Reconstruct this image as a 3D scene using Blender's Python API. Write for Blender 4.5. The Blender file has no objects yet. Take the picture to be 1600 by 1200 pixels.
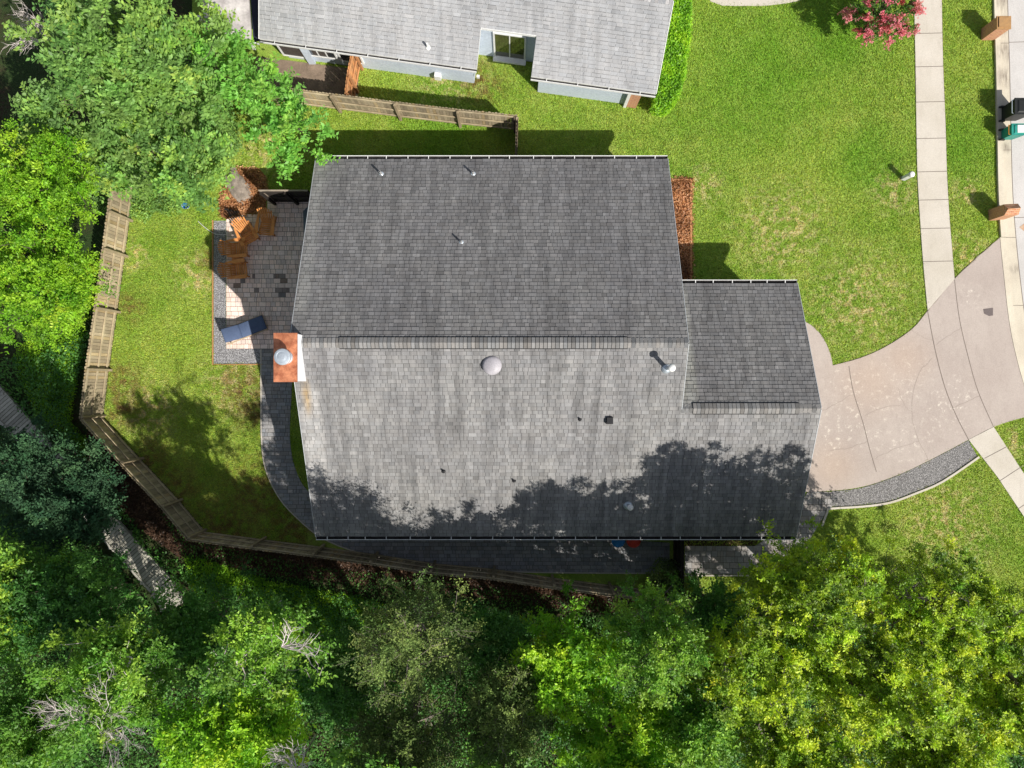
import bpy, math, random
import numpy as np
from mathutils import Vector, Matrix, noise
R = math.radians
H, F = 33.0, 1150.0
scn = bpy.context.scene
# ------------------------------------------------------------- camera, sky, sun, exposure
cd = bpy.data.cameras.new('camera'); cam = bpy.data.objects.new('camera', cd)
scn.collection.objects.link(cam); scn.camera = cam
cam.location = (0, 0, H); cd.sensor_width = 36; cd.lens = 36 * F / 1600; cd.clip_end = 600
w = bpy.data.worlds.new('World'); scn.world = w; w.use_nodes = True
wn = w.node_tree.nodes; sky = wn.new('ShaderNodeTexSky'); sky.sky_type = 'NISHITA'
sky.sun_disc = False; sky.sun_elevation = R(43.3); sky.sun_rotation = R(135)
hs = wn.new('ShaderNodeHueSaturation'); hs.inputs['Saturation'].default_value = 0.55      # hazy, milky sky
w.node_tree.links.new(sky.outputs[0], hs.inputs['Color']); w.node_tree.links.new(hs.outputs[0], wn['Background'].inputs[0]); wn['Background'].inputs[1].default_value = 0.085
sl = bpy.data.lights.new('sun', 'SUN'); sl.energy = 4.8; sl.angle = R(0.5); sl.color = (1, 0.95, 0.87)
so = bpy.data.objects.new('sun', sl); scn.collection.objects.link(so); so.location = (20, -20, 40)
so.rotation_euler = Vector((0.75, -0.75, 1)).to_track_quat('Z', 'Y').to_euler()
scn.view_settings.view_transform = 'Standard'; scn.view_settings.look = 'None'
scn.view_settings.exposure = 0.4; scn.view_settings.gamma = 1
rnd = random.Random(7)

# ------------------------------------------------------------- helpers
def G(x, y, z=0.0):
    k = (H - z) / F
    return ((x - 800) * k, (600 - y) * k)
def GP(pts, z=0.0): return [G(x, y, z) for x, y in pts]
def tag(o, label=None, cat=None, group=None, kind=None):
    if label: o['label'] = label
    if cat: o['category'] = cat
    if group: o['group'] = group
    if kind: o['kind'] = kind
    return o
def empty(name, loc, label, cat, group=None):
    o = bpy.data.objects.new(name, None); scn.collection.objects.link(o)
    o.location = (loc[0], loc[1], loc[2] if len(loc) > 2 else 0); o.empty_display_size = 0.3
    return tag(o, label, cat, group)
def root_loc(o):
    while o.parent: o = o.parent
    return Vector(o.location)
class MB:
    def __init__(s): s.v = []; s.f = []; s.m = []; s.c = []
    def add(s, vs, fs, mi=0, col=None):
        n = len(s.v); s.v += [tuple(p) for p in vs]
        for f in fs: s.f.append([n + i for i in f]); s.m.append(mi); s.c.append(col or (1, 1, 1))
    def box(s, c, d, mi=0, rz=0, col=None, M=None, taper=1.0):
        vs = []
        for z in (-.5, .5):
            t = taper if z > 0 else 1
            for x, y in ((-.5, -.5), (.5, -.5), (.5, .5), (-.5, .5)): vs.append(Vector((x * d[0] * t, y * d[1] * t, z * d[2])))
        if M is None: M = Matrix.Rotation(rz, 4, 'Z')
        vs = [M @ p + Vector(c) for p in vs]
        s.add(vs, [(3, 2, 1, 0), (4, 5, 6, 7), (0, 1, 5, 4), (1, 2, 6, 5), (2, 3, 7, 6), (3, 0, 4, 7)], mi, col)
    def bar(s, a, b, w, h, mi=0, col=None):
        a, b = Vector(a), Vector(b); d = b - a; L = d.length
        q = d.to_track_quat('X', 'Z').to_matrix().to_4x4()
        s.box((a + b) / 2, (L, w, h), mi, col=col, M=q)
    def prism(s, poly, z0, z1, mi=0, col=None, bottom=True):
        n = len(poly); A = sum(poly[i][0] * poly[(i + 1) % n][1] - poly[(i + 1) % n][0] * poly[i][1] for i in range(n))
        if A < 0: poly = poly[::-1]
        vs = [(x, y, z0) for x, y in poly] + [(x, y, z1) for x, y in poly]
        fs = [tuple(range(n, 2 * n))] + [(i, (i + 1) % n, n + (i + 1) % n, n + i) for i in range(n)]
        if bottom: fs.append(tuple(range(n - 1, -1, -1)))
        s.add(vs, fs, mi, col)
    def sheet(s, poly, z, mi=0, col=None):
        n = len(poly); A = sum(poly[i][0] * poly[(i + 1) % n][1] - poly[(i + 1) % n][0] * poly[i][1] for i in range(n))
        if A < 0: poly = poly[::-1]
        s.add([(x, y, z) for x, y in poly], [tuple(range(n))], mi, col)
    def ribbon(s, pts, w, z, mi=0, th=0.0, col=None):
        L, Rr = offset(pts, w / 2), offset(pts, -w / 2)
        for i in range(len(pts) - 1):
            q = [L[i], L[i + 1], Rr[i + 1], Rr[i]]
            if th: s.prism(q, z - th, z, mi, col)
            else: s.sheet(q, z, mi, col)
    def tube(s, pts, rad, n=6, mi=0, cap=True, col=None):
        pts = [Vector(p) for p in pts]; N = len(pts); vs = []
        if not hasattr(rad, '__len__'): rad = [rad] * N
        for i, p in enumerate(pts):
            d = (pts[min(i + 1, N - 1)] - pts[max(i - 1, 0)])
            if d.length < 1e-6: d = Vector((0, 0, 1))
            d.normalize(); u = d.cross(Vector((0, 0, 1)) if abs(d.z) < .9 else Vector((1, 0, 0))).normalized(); v = d.cross(u)
            for k in range(n):
                a = 2 * math.pi * k / n; vs.append(p + (u * math.cos(a) + v * math.sin(a)) * rad[i])
        fs = [(i * n + k, i * n + (k + 1) % n, (i + 1) * n + (k + 1) % n, (i + 1) * n + k) for i in range(N - 1) for k in range(n)]
        if cap: fs += [tuple(range(n - 1, -1, -1)), tuple((N - 1) * n + k for k in range(n))]
        s.add(vs, fs, mi, col)
    def lathe(s, c, prof, n=20, mi=0, col=None, axis=None):
        vs = []; c = Vector(c)
        for r, z in prof:
            for k in range(n):
                a = 2 * math.pi * k / n; p = Vector((r * math.cos(a), r * math.sin(a), z))
                if axis is not None: p = axis @ p
                vs.append(p + c)
        N = len(prof)
        fs = [(i * n + k, i * n + (k + 1) % n, (i + 1) * n + (k + 1) % n, (i + 1) * n + k) for i in range(N - 1) for k in range(n)]
        fs += [tuple(range(n - 1, -1, -1)), tuple((N - 1) * n + k for k in range(n))]
        s.add(vs, fs, mi, col)
    def build(s, name, mats, parent=None, smooth=False):
        if not isinstance(mats, (list, tuple)): mats = [mats]
        off = root_loc(parent) if parent else Vector((0, 0, 0))
        me = bpy.data.meshes.new(name)
        me.from_pydata([(v[0] - off.x, v[1] - off.y, v[2] - off.z) for v in s.v], [], s.f)
        for m in mats: me.materials.append(m)
        if len(mats) > 1: me.polygons.foreach_set('material_index', s.m)
        at = me.color_attributes.new('col', 'FLOAT_COLOR', 'CORNER')
        cols = []
        for f, c in zip(s.f, s.c): cols += [c[0], c[1], c[2], 1.0] * len(f)
        at.data.foreach_set('color', cols)
        if smooth: me.polygons.foreach_set('use_smooth', [True] * len(me.polygons))
        me.update(); o = bpy.data.objects.new(name, me); scn.collection.objects.link(o)
        if parent: o.parent = parent
        return o
def offset(pts, d):
    out = []; N = len(pts)
    for i in range(N):
        a = Vector(pts[max(i - 1, 0)]).to_2d(); b = Vector(pts[min(i + 1, N - 1)]).to_2d(); t = (b - a).normalized()
        out.append((pts[i][0] - t.y * d, pts[i][1] + t.x * d))
    return out
def smooth_line(pts, n=6):
    out = []; P = [Vector(p) for p in pts]
    for i in range(len(P) - 1):
        p0, p1, p2, p3 = P[max(i - 1, 0)], P[i], P[i + 1], P[min(i + 2, len(P) - 1)]
        for k in range(n):
            t = k / n
            out.append(tuple(0.5 * ((2 * p1) + (p2 - p0) * t + (2 * p0 - 5 * p1 + 4 * p2 - p3) * t * t + (3 * p1 - p0 - 3 * p2 + p3) * t ** 3)))
    out.append(tuple(P[-1])); return out
def np_mesh(name, verts, nper, mat, cols=None, parent=None, smooth=False):
    off = root_loc(parent) if parent else Vector((0, 0, 0))
    V = (np.asarray(verts, np.float32).reshape(-1, 3) - np.array(off, np.float32)); n = len(V); nf = n // nper
    me = bpy.data.meshes.new(name); me.vertices.add(n); me.vertices.foreach_set('co', V.ravel())
    me.loops.add(n); me.loops.foreach_set('vertex_index', np.arange(n, dtype=np.int32))
    me.polygons.add(nf); me.polygons.foreach_set('loop_start', np.arange(0, n, nper, dtype=np.int32))
    if cols is not None:
        at = me.color_attributes.new('col', 'FLOAT_COLOR', 'POINT')
        C = np.repeat(np.hstack([cols, np.ones((nf, 1))]).astype(np.float32), nper, axis=0); at.data.foreach_set('color', C.ravel())
    me.materials.append(mat); me.update(calc_edges=True)
    o = bpy.data.objects.new(name, me); scn.collection.objects.link(o)
    if parent: o.parent = parent
    return o
def inpoly(P, poly):
    x, y = P[:, 0], P[:, 1]; ins = np.zeros(len(P), bool); n = len(poly)
    for i in range(n):
        x1, y1 = poly[i]; x2, y2 = poly[(i + 1) % n]
        c = ((y1 > y) != (y2 > y)) & (x < (x2 - x1) * (y - y1) / ((y2 - y1) if y2 != y1 else 1e-9) + x1); ins ^= c
    return ins
def clip_rect(poly, x0, y0, x1, y1):
    def clip(P, ax, val, keep):
        out = []
        for i in range(len(P)):
            a, b = P[i], P[(i + 1) % len(P)]; ia, ib = keep(a[ax], val), keep(b[ax], val)
            if ia: out.append(a)
            if ia != ib:
                t = (val - a[ax]) / (b[ax] - a[ax]); out.append((a[0] + (b[0] - a[0]) * t, a[1] + (b[1] - a[1]) * t))
        return out
    ge = lambda a, v: a >= v
    le = lambda a, v: a <= v
    for ax, v, k in ((0, x0, ge), (0, x1, le), (1, y0, ge), (1, y1, le)):
        if len(poly) < 3: return []
        poly = clip(poly, ax, v, k)
    o = []
    for p in poly:
        if not o or (abs(p[0] - o[-1][0]) + abs(p[1] - o[-1][1])) > 1e-4: o.append(p)
    if len(o) > 2 and abs(o[0][0] - o[-1][0]) + abs(o[0][1] - o[-1][1]) < 1e-4: o.pop()
    A = abs(sum(o[i][0] * o[(i + 1) % len(o)][1] - o[(i + 1) % len(o)][0] * o[i][1] for i in range(len(o)))) / 2 if len(o) > 2 else 0
    return o if A > 4e-4 else []

# ------------------------------------------------------------- materials
class NT:
    def __init__(s, name):
        s.m = bpy.data.materials.new(name); s.m.use_nodes = True; s.n = s.m.node_tree.nodes; s.l = s.m.node_tree.links
        s.b = s.n['Principled BSDF']; s.out = s.n['Material Output']
    def N(s, t, **k):
        n = s.n.new(t)
        for a, v in k.items(): setattr(n, a, v)
        return n
    def L(s, a, b): s.l.new(a, b)
    def pos(s): return s.N('ShaderNodeNewGeometry').outputs['Position']
    def obj(s): return s.N('ShaderNodeTexCoord').outputs['Object']
    def scale(s, v, sc, rz=0):
        m = s.N('ShaderNodeMapping'); m.inputs['Scale'].default_value = sc; m.inputs['Rotation'].default_value[2] = rz; s.L(v, m.inputs[0]); return m.outputs[0]
    def noise(s, v, sc, det=4, rough=.6, dist=0):
        n = s.N('ShaderNodeTexNoise'); n.inputs['Scale'].default_value = sc; n.inputs['Detail'].default_value = det
        n.inputs['Roughness'].default_value = rough; n.inputs['Distortion'].default_value = dist; s.L(v, n.inputs['Vector']); return n.outputs['Fac']
    def rng(s, v, a, b, c=0, d=1, smooth=False):
        n = s.N('ShaderNodeMapRange'); n.inputs[1].default_value = a; n.inputs[2].default_value = b; n.inputs[3].default_value = c; n.inputs[4].default_value = d
        if smooth: n.interpolation_type = 'SMOOTHSTEP'
        s.L(v, n.inputs[0]); return n.outputs[0]
    def math(s, op, a, b=None):
        n = s.N('ShaderNodeMath', operation=op)
        for i, x in enumerate((a, b)):
            if x is None: continue
            if isinstance(x, (int, float)): n.inputs[i].default_value = x
            else: s.L(x, n.inputs[i])
        return n.outputs[0]
    def mix(s, f, a, b, mode='MIX'):
        n = s.N('ShaderNodeMix', data_type='RGBA', blend_type=mode)
        for i, x in ((0, f), (6, a), (7, b)):
            if isinstance(x, (int, float)): n.inputs[i].default_value = x
            elif isinstance(x, tuple): n.inputs[i].default_value = (*x[:3], 1)
            else: s.L(x, n.inputs[i])
        return n.outputs[2]
    def attr(s): n = s.N('ShaderNodeVertexColor', layer_name='col'); return n.outputs[0]
    def bump(s, h, st=.5, dist=.02):
        n = s.N('ShaderNodeBump'); n.inputs['Strength'].default_value = st; n.inputs['Distance'].default_value = dist; s.L(h, n.inputs['Height']); s.L(n.outputs[0], s.b.inputs['Normal'])
    def fin(s, col, rough=.8, metal=0, spec=.3):
        if isinstance(col, tuple): s.b.inputs['Base Color'].default_value = (*col, 1)
        else: s.L(col, s.b.inputs['Base Color'])
        s.b.inputs['Roughness'].default_value = rough; s.b.inputs['Metallic'].default_value = metal; s.b.inputs['Specular IOR Level'].default_value = spec
        return s.m
def simple(name, c1, c2=None, sc=6, rough=.7, metal=0, bump=.2, attr=False, spec=.3, stretch=(1, 1, 1), dist=.01):
    t = NT(name); c2 = c2 or tuple(x * .75 for x in c1)
    v = t.scale(t.pos(), stretch); f = t.rng(t.noise(v, sc), .3, .7)
    col = t.mix(f, c1, c2)
    f2 = t.rng(t.noise(v, sc * 7, 3), .3, .7, .86, 1.1)
    g = t.N('ShaderNodeCombineColor'); [t.L(f2, g.inputs[i]) for i in range(3)]
    col = t.mix(1.0, col, g.outputs[0], 'MULTIPLY')
    if attr: col = t.mix(1.0, col, t.attr(), 'MULTIPLY')
    if bump: t.bump(t.noise(v, sc * 9, 4), bump, dist)
    return t.fin(col, rough, metal, spec)

def spots(t, pts, p=None):
    p = p or t.pos(); acc = None
    for x, y, r in pts:
        gx, gy = G(x, y); d = t.N('ShaderNodeVectorMath', operation='DISTANCE'); d.inputs[1].default_value = (gx, gy, 0); t.L(p, d.inputs[0])
        f = t.rng(d.outputs['Value'], r / 34.85, 0, 0, 1, True)
        acc = f if acc is None else t.math('MAXIMUM', acc, f)
    return acc
def lawn_mat(name, blades):
    t = NT(name); p = t.pos()
    flat = t.N('ShaderNodeVectorMath', operation='MULTIPLY'); flat.inputs[1].default_value = (1, 1, 0); t.L(p, flat.inputs[0]); q = flat.outputs[0]
    big = t.rng(t.noise(q, .16, 3), .36, .64); mid = t.rng(t.noise(q, .9, 5, .65), .35, .68)
    col = t.mix(big, (.20, .355, .038), (.295, .43, .06))
    col = t.mix(t.math('MULTIPLY', mid, .55), col, (.45, .52, .13))
    lush = spots(t, [(1180, 120, 200), (1300, 40, 170), (1500, 230, 90), (1350, 250, 90), (700, 200, 120)], q)
    col = t.mix(t.math('MULTIPLY', lush, .6), col, (.14, .345, .024))
    dry = spots(t, [(1400, 300, 60), (1345, 470, 130), (1510, 300, 40), (1515, 400, 60), (1220, 360, 120), (1480, 820, 130), (1590, 690, 40), (310, 430, 60), (210, 400, 40), (370, 600, 90), (950, 270, 50), (230, 640, 80), (1100, 290, 50), (700, 110, 90), (425, 230, 80)], q)
    n2 = t.rng(t.noise(q, 2.6, 5, .7), .47, .6); dm = t.math('MULTIPLY', dry, n2)
    col = t.mix(t.math('MULTIPLY', dm, .8), col, (.70, .58, .34))
    brown = spots(t, [(330, 405, 40), (380, 610, 70), (205, 480, 40), (190, 600, 60), (270, 770, 80), (190, 640, 50), (400, 770, 100), (350, 830, 110), (460, 820, 90), (395, 640, 60), (235, 720, 60), (750, 130, 60)], q)
    n3 = t.rng(t.noise(q, 2.4, 5, .7), .4, .58)
    col = t.mix(t.math('MULTIPLY', t.math('MULTIPLY', brown, n3), .85), col, (.22, .13, .06))
    if blades:
        col = t.mix(1.0, col, t.attr(), 'MULTIPLY')
        t.fin(col, .65, 0, .15)
        tr = t.N('ShaderNodeBsdfTranslucent'); t.L(t.mix(1.0, col, (1.3, 1.25, .6), 'MULTIPLY'), tr.inputs[0])
        mx = t.N('ShaderNodeMixShader'); mx.inputs[0].default_value = .3; t.L(t.b.outputs[0], mx.inputs[1]); t.L(tr.outputs[0], mx.inputs[2]); t.L(mx.outputs[0], t.out.inputs[0])
        return t.m
    fine = t.rng(t.noise(q, 22, 4, .75), .3, .7, .45, 1.3)
    g = t.N('ShaderNodeCombineColor'); [t.L(fine, g.inputs[i]) for i in range(3)]
    col = t.mix(1.0, col, g.outputs[0], 'MULTIPLY'); t.bump(t.noise(q, 30, 4, .7), .9, .05)
    return t.fin(col, .9, 0, .1)
def leaf_mat(name, tr=.35, spec=.35, rough=.5):
    t = NT(name); a = t.attr(); t.fin(a, rough, 0, spec)
    b = t.N('ShaderNodeBsdfTranslucent'); t.L(t.mix(1.0, a, (1.5, 1.4, .5), 'MULTIPLY'), b.inputs[0])
    mx = t.N('ShaderNodeMixShader'); mx.inputs[0].default_value = tr; t.L(t.b.outputs[0], mx.inputs[1]); t.L(b.outputs[0], mx.inputs[2]); t.L(mx.outputs[0], t.out.inputs[0])
    return t.m
def shingle_mat(name, c1, c2, marks, stain=.6):
    t = NT(name); p = t.pos()
    v = t.scale(p, (2.4, .2, .2)); st = t.rng(t.noise(v, 1.1, 6, .65, .3), .42, .68)
    v2 = t.scale(p, (5, .5, .5)); st2 = t.rng(t.noise(v2, 1.0, 4, .6), .45, .7)
    col = t.mix(t.rng(t.noise(p, .35, 3), .35, .65), c1, c2)
    col = t.mix(t.math('MULTIPLY', st, stain), col, tuple(x * .36 for x in c1))
    col = t.mix(t.math('MULTIPLY', st2, .28), col, tuple(x * .45 for x in c1))
    sp = t.N('ShaderNodeSeparateXYZ'); t.L(p, sp.inputs[0])
    for (x0, x1, y0, y1, cc, amt) in marks:       # streaks washed pale, rust, painted shade on north slopes
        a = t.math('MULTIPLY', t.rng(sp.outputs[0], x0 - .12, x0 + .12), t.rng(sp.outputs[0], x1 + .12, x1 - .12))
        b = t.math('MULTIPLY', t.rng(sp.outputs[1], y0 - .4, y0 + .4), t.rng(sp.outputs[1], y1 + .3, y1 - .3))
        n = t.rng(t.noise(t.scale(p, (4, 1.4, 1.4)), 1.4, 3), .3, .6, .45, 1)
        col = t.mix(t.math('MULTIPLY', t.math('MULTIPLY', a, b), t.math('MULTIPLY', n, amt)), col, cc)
    gr = t.rng(t.noise(p, 60, 2, .8), .25, .75, .8, 1.2)
    g = t.N('ShaderNodeCombineColor'); [t.L(gr, g.inputs[i]) for i in range(3)]
    col = t.mix(1.0, col, g.outputs[0], 'MULTIPLY'); col = t.mix(1.0, col, t.attr(), 'MULTIPLY')
    t.bump(t.noise(p, 70, 3), .3, .01); return t.fin(col, .92, 0, .15)
def brick_mat():
    t = NT('red_brick'); p = t.pos(); sp = t.N('ShaderNodeSeparateXYZ'); t.L(p, sp.inputs[0])
    c = t.N('ShaderNodeCombineXYZ'); t.L(t.math('ADD', sp.outputs[0], sp.outputs[1]), c.inputs[0]); t.L(t.math('ADD', sp.outputs[2], t.math('MULTIPLY', sp.outputs[1], .0)), c.inputs[1])
    b = t.N('ShaderNodeTexBrick'); t.L(c.outputs[0], b.inputs[0]); b.inputs['Scale'].default_value = 1
    b.inputs['Brick Width'].default_value = .2; b.inputs['Row Height'].default_value = .075; b.inputs['Mortar Size'].default_value = .009
    b.inputs['Color1'].default_value = (.42, .15, .075, 1); b.inputs['Color2'].default_value = (.33, .12, .07, 1); b.inputs['Mortar'].default_value = (.5, .38, .28, 1)
    col = t.mix(t.rng(t.noise(p, 9), .35, .7), b.outputs[0], (.5, .27, .14)); return t.fin(col, .9)
def drive_mat(name, c1, c2, white=0):
    t = NT(name); p = t.pos()
    col = t.mix(t.rng(t.noise(p, .5, 5, .6), .35, .68), c1, c2)
    v = t.scale(p, (1, .35, 1), R(25)); col = t.mix(t.math('MULTIPLY', t.rng(t.noise(v, 3.2, 5, .7), .5, .75), .4), col, tuple(x * .8 for x in c1))
    if white:
        wm = spots(t, [(1330, 600, 60), (1340, 660, 80), (1300, 690, 60), (1480, 640, 60), (1500, 610, 40), (1420, 690, 60), (1515, 465, 30), (1400, 590, 80)])
        col = t.mix(t.math('MULTIPLY', t.math('MULTIPLY', wm, t.rng(t.noise(p, 4, 5, .75), .56, .66)), .7), col, (.78, .72, .62))
        bm = spots(t, [(1360, 590, 90), (1410, 560, 70), (1300, 730, 60)]); col = t.mix(t.math('MULTIPLY', bm, .35), col, (.46, .33, .24))
    f = t.rng(t.noise(p, 26, 4, .7), .3, .7, .86, 1.1); g = t.N('ShaderNodeCombineColor'); [t.L(f, g.inputs[i]) for i in range(3)]
    col = t.mix(1.0, col, g.outputs[0], 'MULTIPLY'); t.bump(t.noise(p, 60, 3), .15, .01); return t.fin(col, .88, 0, .2)
def gravel_mat(name, c1, c2):
    t = NT(name); p = t.pos(); vo = t.N('ShaderNodeTexVoronoi'); vo.inputs['Scale'].default_value = 26; t.L(p, vo.inputs['Vector'])
    s = t.N('ShaderNodeSeparateColor'); t.L(vo.outputs['Color'], s.inputs[0])
    col = t.mix(s.outputs[0], c1, c2); col = t.mix(t.rng(vo.outputs['Distance'], .25, .6), col, tuple(x * .25 for x in c1))
    t.bump(vo.outputs['Distance'], .8, .03); return t.fin(col, .85)
def floor_mat():
    t = NT('woodland_floor'); p = t.pos()
    col = t.mix(t.rng(t.noise(p, .35, 5, .65), .42, .58), (.022, .05, .010), (.045, .028, .016))
    col = t.mix(t.rng(t.noise(p, 6, 5, .7), .4, .7), col, (.03, .065, .012)); col = t.mix(t.math('MULTIPLY', t.rng(t.noise(p, 18, 4, .7), .5, .7), .3), col, (.09, .06, .03))
    t.bump(t.noise(p, 14, 5, .7), 1, .1); return t.fin(col, .95)
M = {}
M['lawn'] = lawn_mat('lawn_grass', False); M['blade'] = lawn_mat('grass_blades', True); M['floor'] = floor_mat()
M['leaf'] = leaf_mat('leaf', .33); M['leaf_dull'] = leaf_mat('leaf_matt', .2, .1, .8); M['petal'] = leaf_mat('petal', .3, .1, .7)
M['bark'] = simple('bark', (.11, .09, .065), (.05, .04, .03), 9, .9, bump=.6); M['deadwood'] = simple('dead_wood', (.62, .56, .53), (.46, .40, .38), 9, .9)
M['bark_light'] = simple('pale_bark', (.26, .23, .19), (.14, .12, .095), 9, .9)
M['roof'] = shingle_mat('grey_shingles', (.235, .232, .236), (.27, .266, .26), [(-9, 13, 1.55, 12, (.10, .097, .10), .5), (6.5, 13, -.9, 1.6, (.10, .097, .10), .5), (-8.0, -7.25, -3.6, -.1, (.42, .41, .40), .75), (-7.85, -7.6, -1.0, .0, (.38, .24, .08), .8), (6.45, 7.1, -.8, 4.0, (.31, .31, .28), .8), (-8.1, -7.6, 2.5, 9.2, (.33, .33, .31), .4)])  # first two marks paint the shade of the north slopes into the colour
M['nroof'] = shingle_mat('pale_shingles', (.34, .345, .355), (.39, .39, .395), [], .3)
M['cap'] = simple('ridge_cap', (.225, .22, .215), (.19, .188, .186), 3, .9, attr=True); M['black'] = simple('black_gap', (.012, .012, .014), None, 5, .8, bump=0)
M['white'] = simple('white_paint', (.76, .76, .74), (.66, .66, .65), 4, .5, bump=.05); M['gutter_in'] = simple('gutter_grime', (.05, .048, .05), (.025, .022, .02), 5, .9)
M['siding'] = simple('pale_blue_siding', (.52, .58, .66), (.46, .52, .60), 1.5, .7, bump=.05); M['house_wall'] = simple('blue_grey_siding', (.30, .36, .42), None, 1.5, .7, bump=.05)
M['glass'] = simple('window_glass', (.03, .035, .04), None, 1, .06, bump=0, spec=.9)
M['metal'] = simple('galvanised', (.62, .68, .74), (.5, .56, .62), 8, .38, .55, bump=0); M['dark_metal'] = simple('dark_metal', (.03, .03, .033), None, 8, .5, .2, bump=0)
M['copper'] = simple('copper', (.82, .33, .17), (.40, .12, .06), 4.5, .42, .45, bump=.3, spec=.4, stretch=(1, 1, 1), dist=.02); M['chim'] = simple('chimney_board', (.83, .83, .85), (.78, .78, .8), 2, .6, bump=.03)
M['fence'] = simple('weathered_cedar', (.43, .36, .24), (.27, .215, .14), 1.6, .9, attr=True, stretch=(1, 1, .5)); M['fence_new'] = simple('new_cedar', (.50, .25, .11), (.38, .18, .08), 4, .85, attr=True)
M['fence_dark'] = simple('dark_boards', (.035, .028, .024), None, 4, .85, attr=True); M['teak'] = simple('orange_stained_wood', (.60, .26, .08), (.48, .19, .055), 5, .55, attr=True, stretch=(1, 1, 1))  # near-black boards for the patio screen and path fence
M['walk'] = drive_mat('sidewalk_concrete', (.49, .445, .375), (.56, .515, .45)); M['drive'] = drive_mat('driveway_concrete', (.39, .33, .295), (.44, .38, .34), 1)
def kerb_mat():
    m = drive_mat('kerb_concrete', (.52, .46, .37), (.62, .57, .46)); t = NT.__new__(NT); t.m = m; t.n = m.node_tree.nodes; t.l = m.node_tree.links; t.b = t.n['Principled BSDF']
    src = t.b.inputs['Base Color'].links[0].from_socket; sp = spots(t, [(1566, 0, 30), (1567, 40, 28), (1568, 80, 28), (1569, 120, 26), (1572, 230, 14), (1585, 420, 12)])
    f = t.math('MULTIPLY', sp, t.rng(t.noise(t.scale(t.pos(), (5, .8, 1)), 1.5, 5, .7), .35, .6)); t.L(t.mix(t.math('MULTIPLY', f, .75), src, (.14, .11, .09)), t.b.inputs['Base Color']); return m
M['road'] = drive_mat('road_concrete', (.48, .46, .44), (.55, .53, .51)); M['kerb'] = kerb_mat(); M['joint'] = simple('joint', (.21, .175, .15), None, 4, .9)
M['crack'] = simple('crack', (.335, .28, .245), (.27, .225, .195), 2, .9)
M['paver'] = simple('tan_pavers', (.84, .68, .61), (.72, .57, .51), 3, .85, attr=True); M['paver_dark'] = simple('slate_pavers', (.30, .30, .305), (.23, .23, .24), 2, .85, attr=True)
M['paver_joint'] = simple('paver_joint', (.09, .07, .055), None, 5, .95); M['gravel'] = gravel_mat('grey_gravel', (.62, .61, .63), (.36, .36, .38)); M['gravel_dk'] = gravel_mat('mixed_gravel', (.52, .50, .49), (.22, .21, .21))
M['mulch'] = simple('orange_mulch', (.62, .29, .12), (.24, .10, .04), 16, .95, bump=1, dist=.08); M['mulch_dk'] = simple('brown_litter', (.12, .06, .035), (.035, .02, .012), 10, .95, bump=1, dist=.05)
M['bare'] = simple('bare_soil', (.27, .20, .15), (.16, .12, .09), 3, .95, bump=.6, dist=.03)
M['rock'] = simple('boulder', (.36, .30, .25), (.20, .165, .14), 5, .9, bump=.8, dist=.05); M['brick'] = brick_mat()
M['navy'] = simple('navy_cushion', (.085, .12, .21), (.07, .10, .18), 5, .8, bump=.1); M['lightwood'] = simple('pale_wood', (.55, .43, .30), None, 6, .7)
M['plank'] = simple('grey_boardwalk', (.40, .38, .33), (.29, .275, .235), 1.8, .9, attr=True); M['slab'] = simple('blue_slab', (.15, .19, .22), (.11, .145, .17), 1, .8, bump=.05)
M['bin_black'] = simple('bin_black', (.02, .022, .022), None, 4, .45, bump=0); M['bin_green'] = simple('bin_green', (.03, .30, .24), (.02, .2, .16), 4, .45, bump=0)
M['blue'] = simple('blue_plastic', (.02, .22, .62), None, 3, .4, bump=0); M['red'] = simple('red_plastic', (.7, .05, .035), None, 3, .4, bump=0); M['orange'] = simple('orange_plastic', (.7, .28, .05), None, 3, .4, bump=0)
M['flatroof'] = simple('stained_flat_roof', (.66, .62, .60), (.26, .23, .23), 1.3, .7, bump=.1)

# ------------------------------------------------------------- ground, lawns, hard surfaces
def struct(name, b, m): o = b.build(name, m); o['kind'] = 'structure'; return o
b = MB(); b.sheet([(-260, -260), (260, -260), (260, 260), (-260, 260)], -.02); struct('ground', b, M['floor'])
front_lawn = GP([(300, -900), (2700, -900), (2700, 1010), (1640, 960), (1400, 925), (1150, 930), (1062, 925), (1062, 700), (480, 700), (480, 250), (300, 250)])
fence_base = GP([(203, 345), (195.5, 400.3), (183.7, 487.5), (170.6, 578), (161.7, 651.7), (221.7, 718.3), (281.7, 782.7), (321.7, 830.7), (415, 843), (506, 854.5), (590, 866), (680, 880), (772, 888.5), (862, 902), (951, 913.5), (1052, 926)])
back_lawn = GP([(300, 160), (300, 250), (230, 250), (214, 300)]) + fence_base + GP([(1052, 700), (480, 700), (480, 160)])
b = MB(); b.sheet(front_lawn, -.016); struct('lawn', b, M['lawn'])
b = MB(); b.sheet(back_lawn, -.012); struct('lawn', b, M['lawn'])
fence_litter = GP([(150, 640), (215, 718), (275, 783), (310, 832), (415, 848), (506, 858), (680, 884), (862, 906), (1060, 930), (1060, 965), (900, 955), (760, 935), (600, 918), (480, 905), (330, 890), (250, 850), (130, 740)])
b = MB(); b.sheet(smooth_line(fence_litter + fence_litter[:1], 3)[:-1], -.012); struct('leaf_litter', b, M['mulch_dk'])

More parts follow.
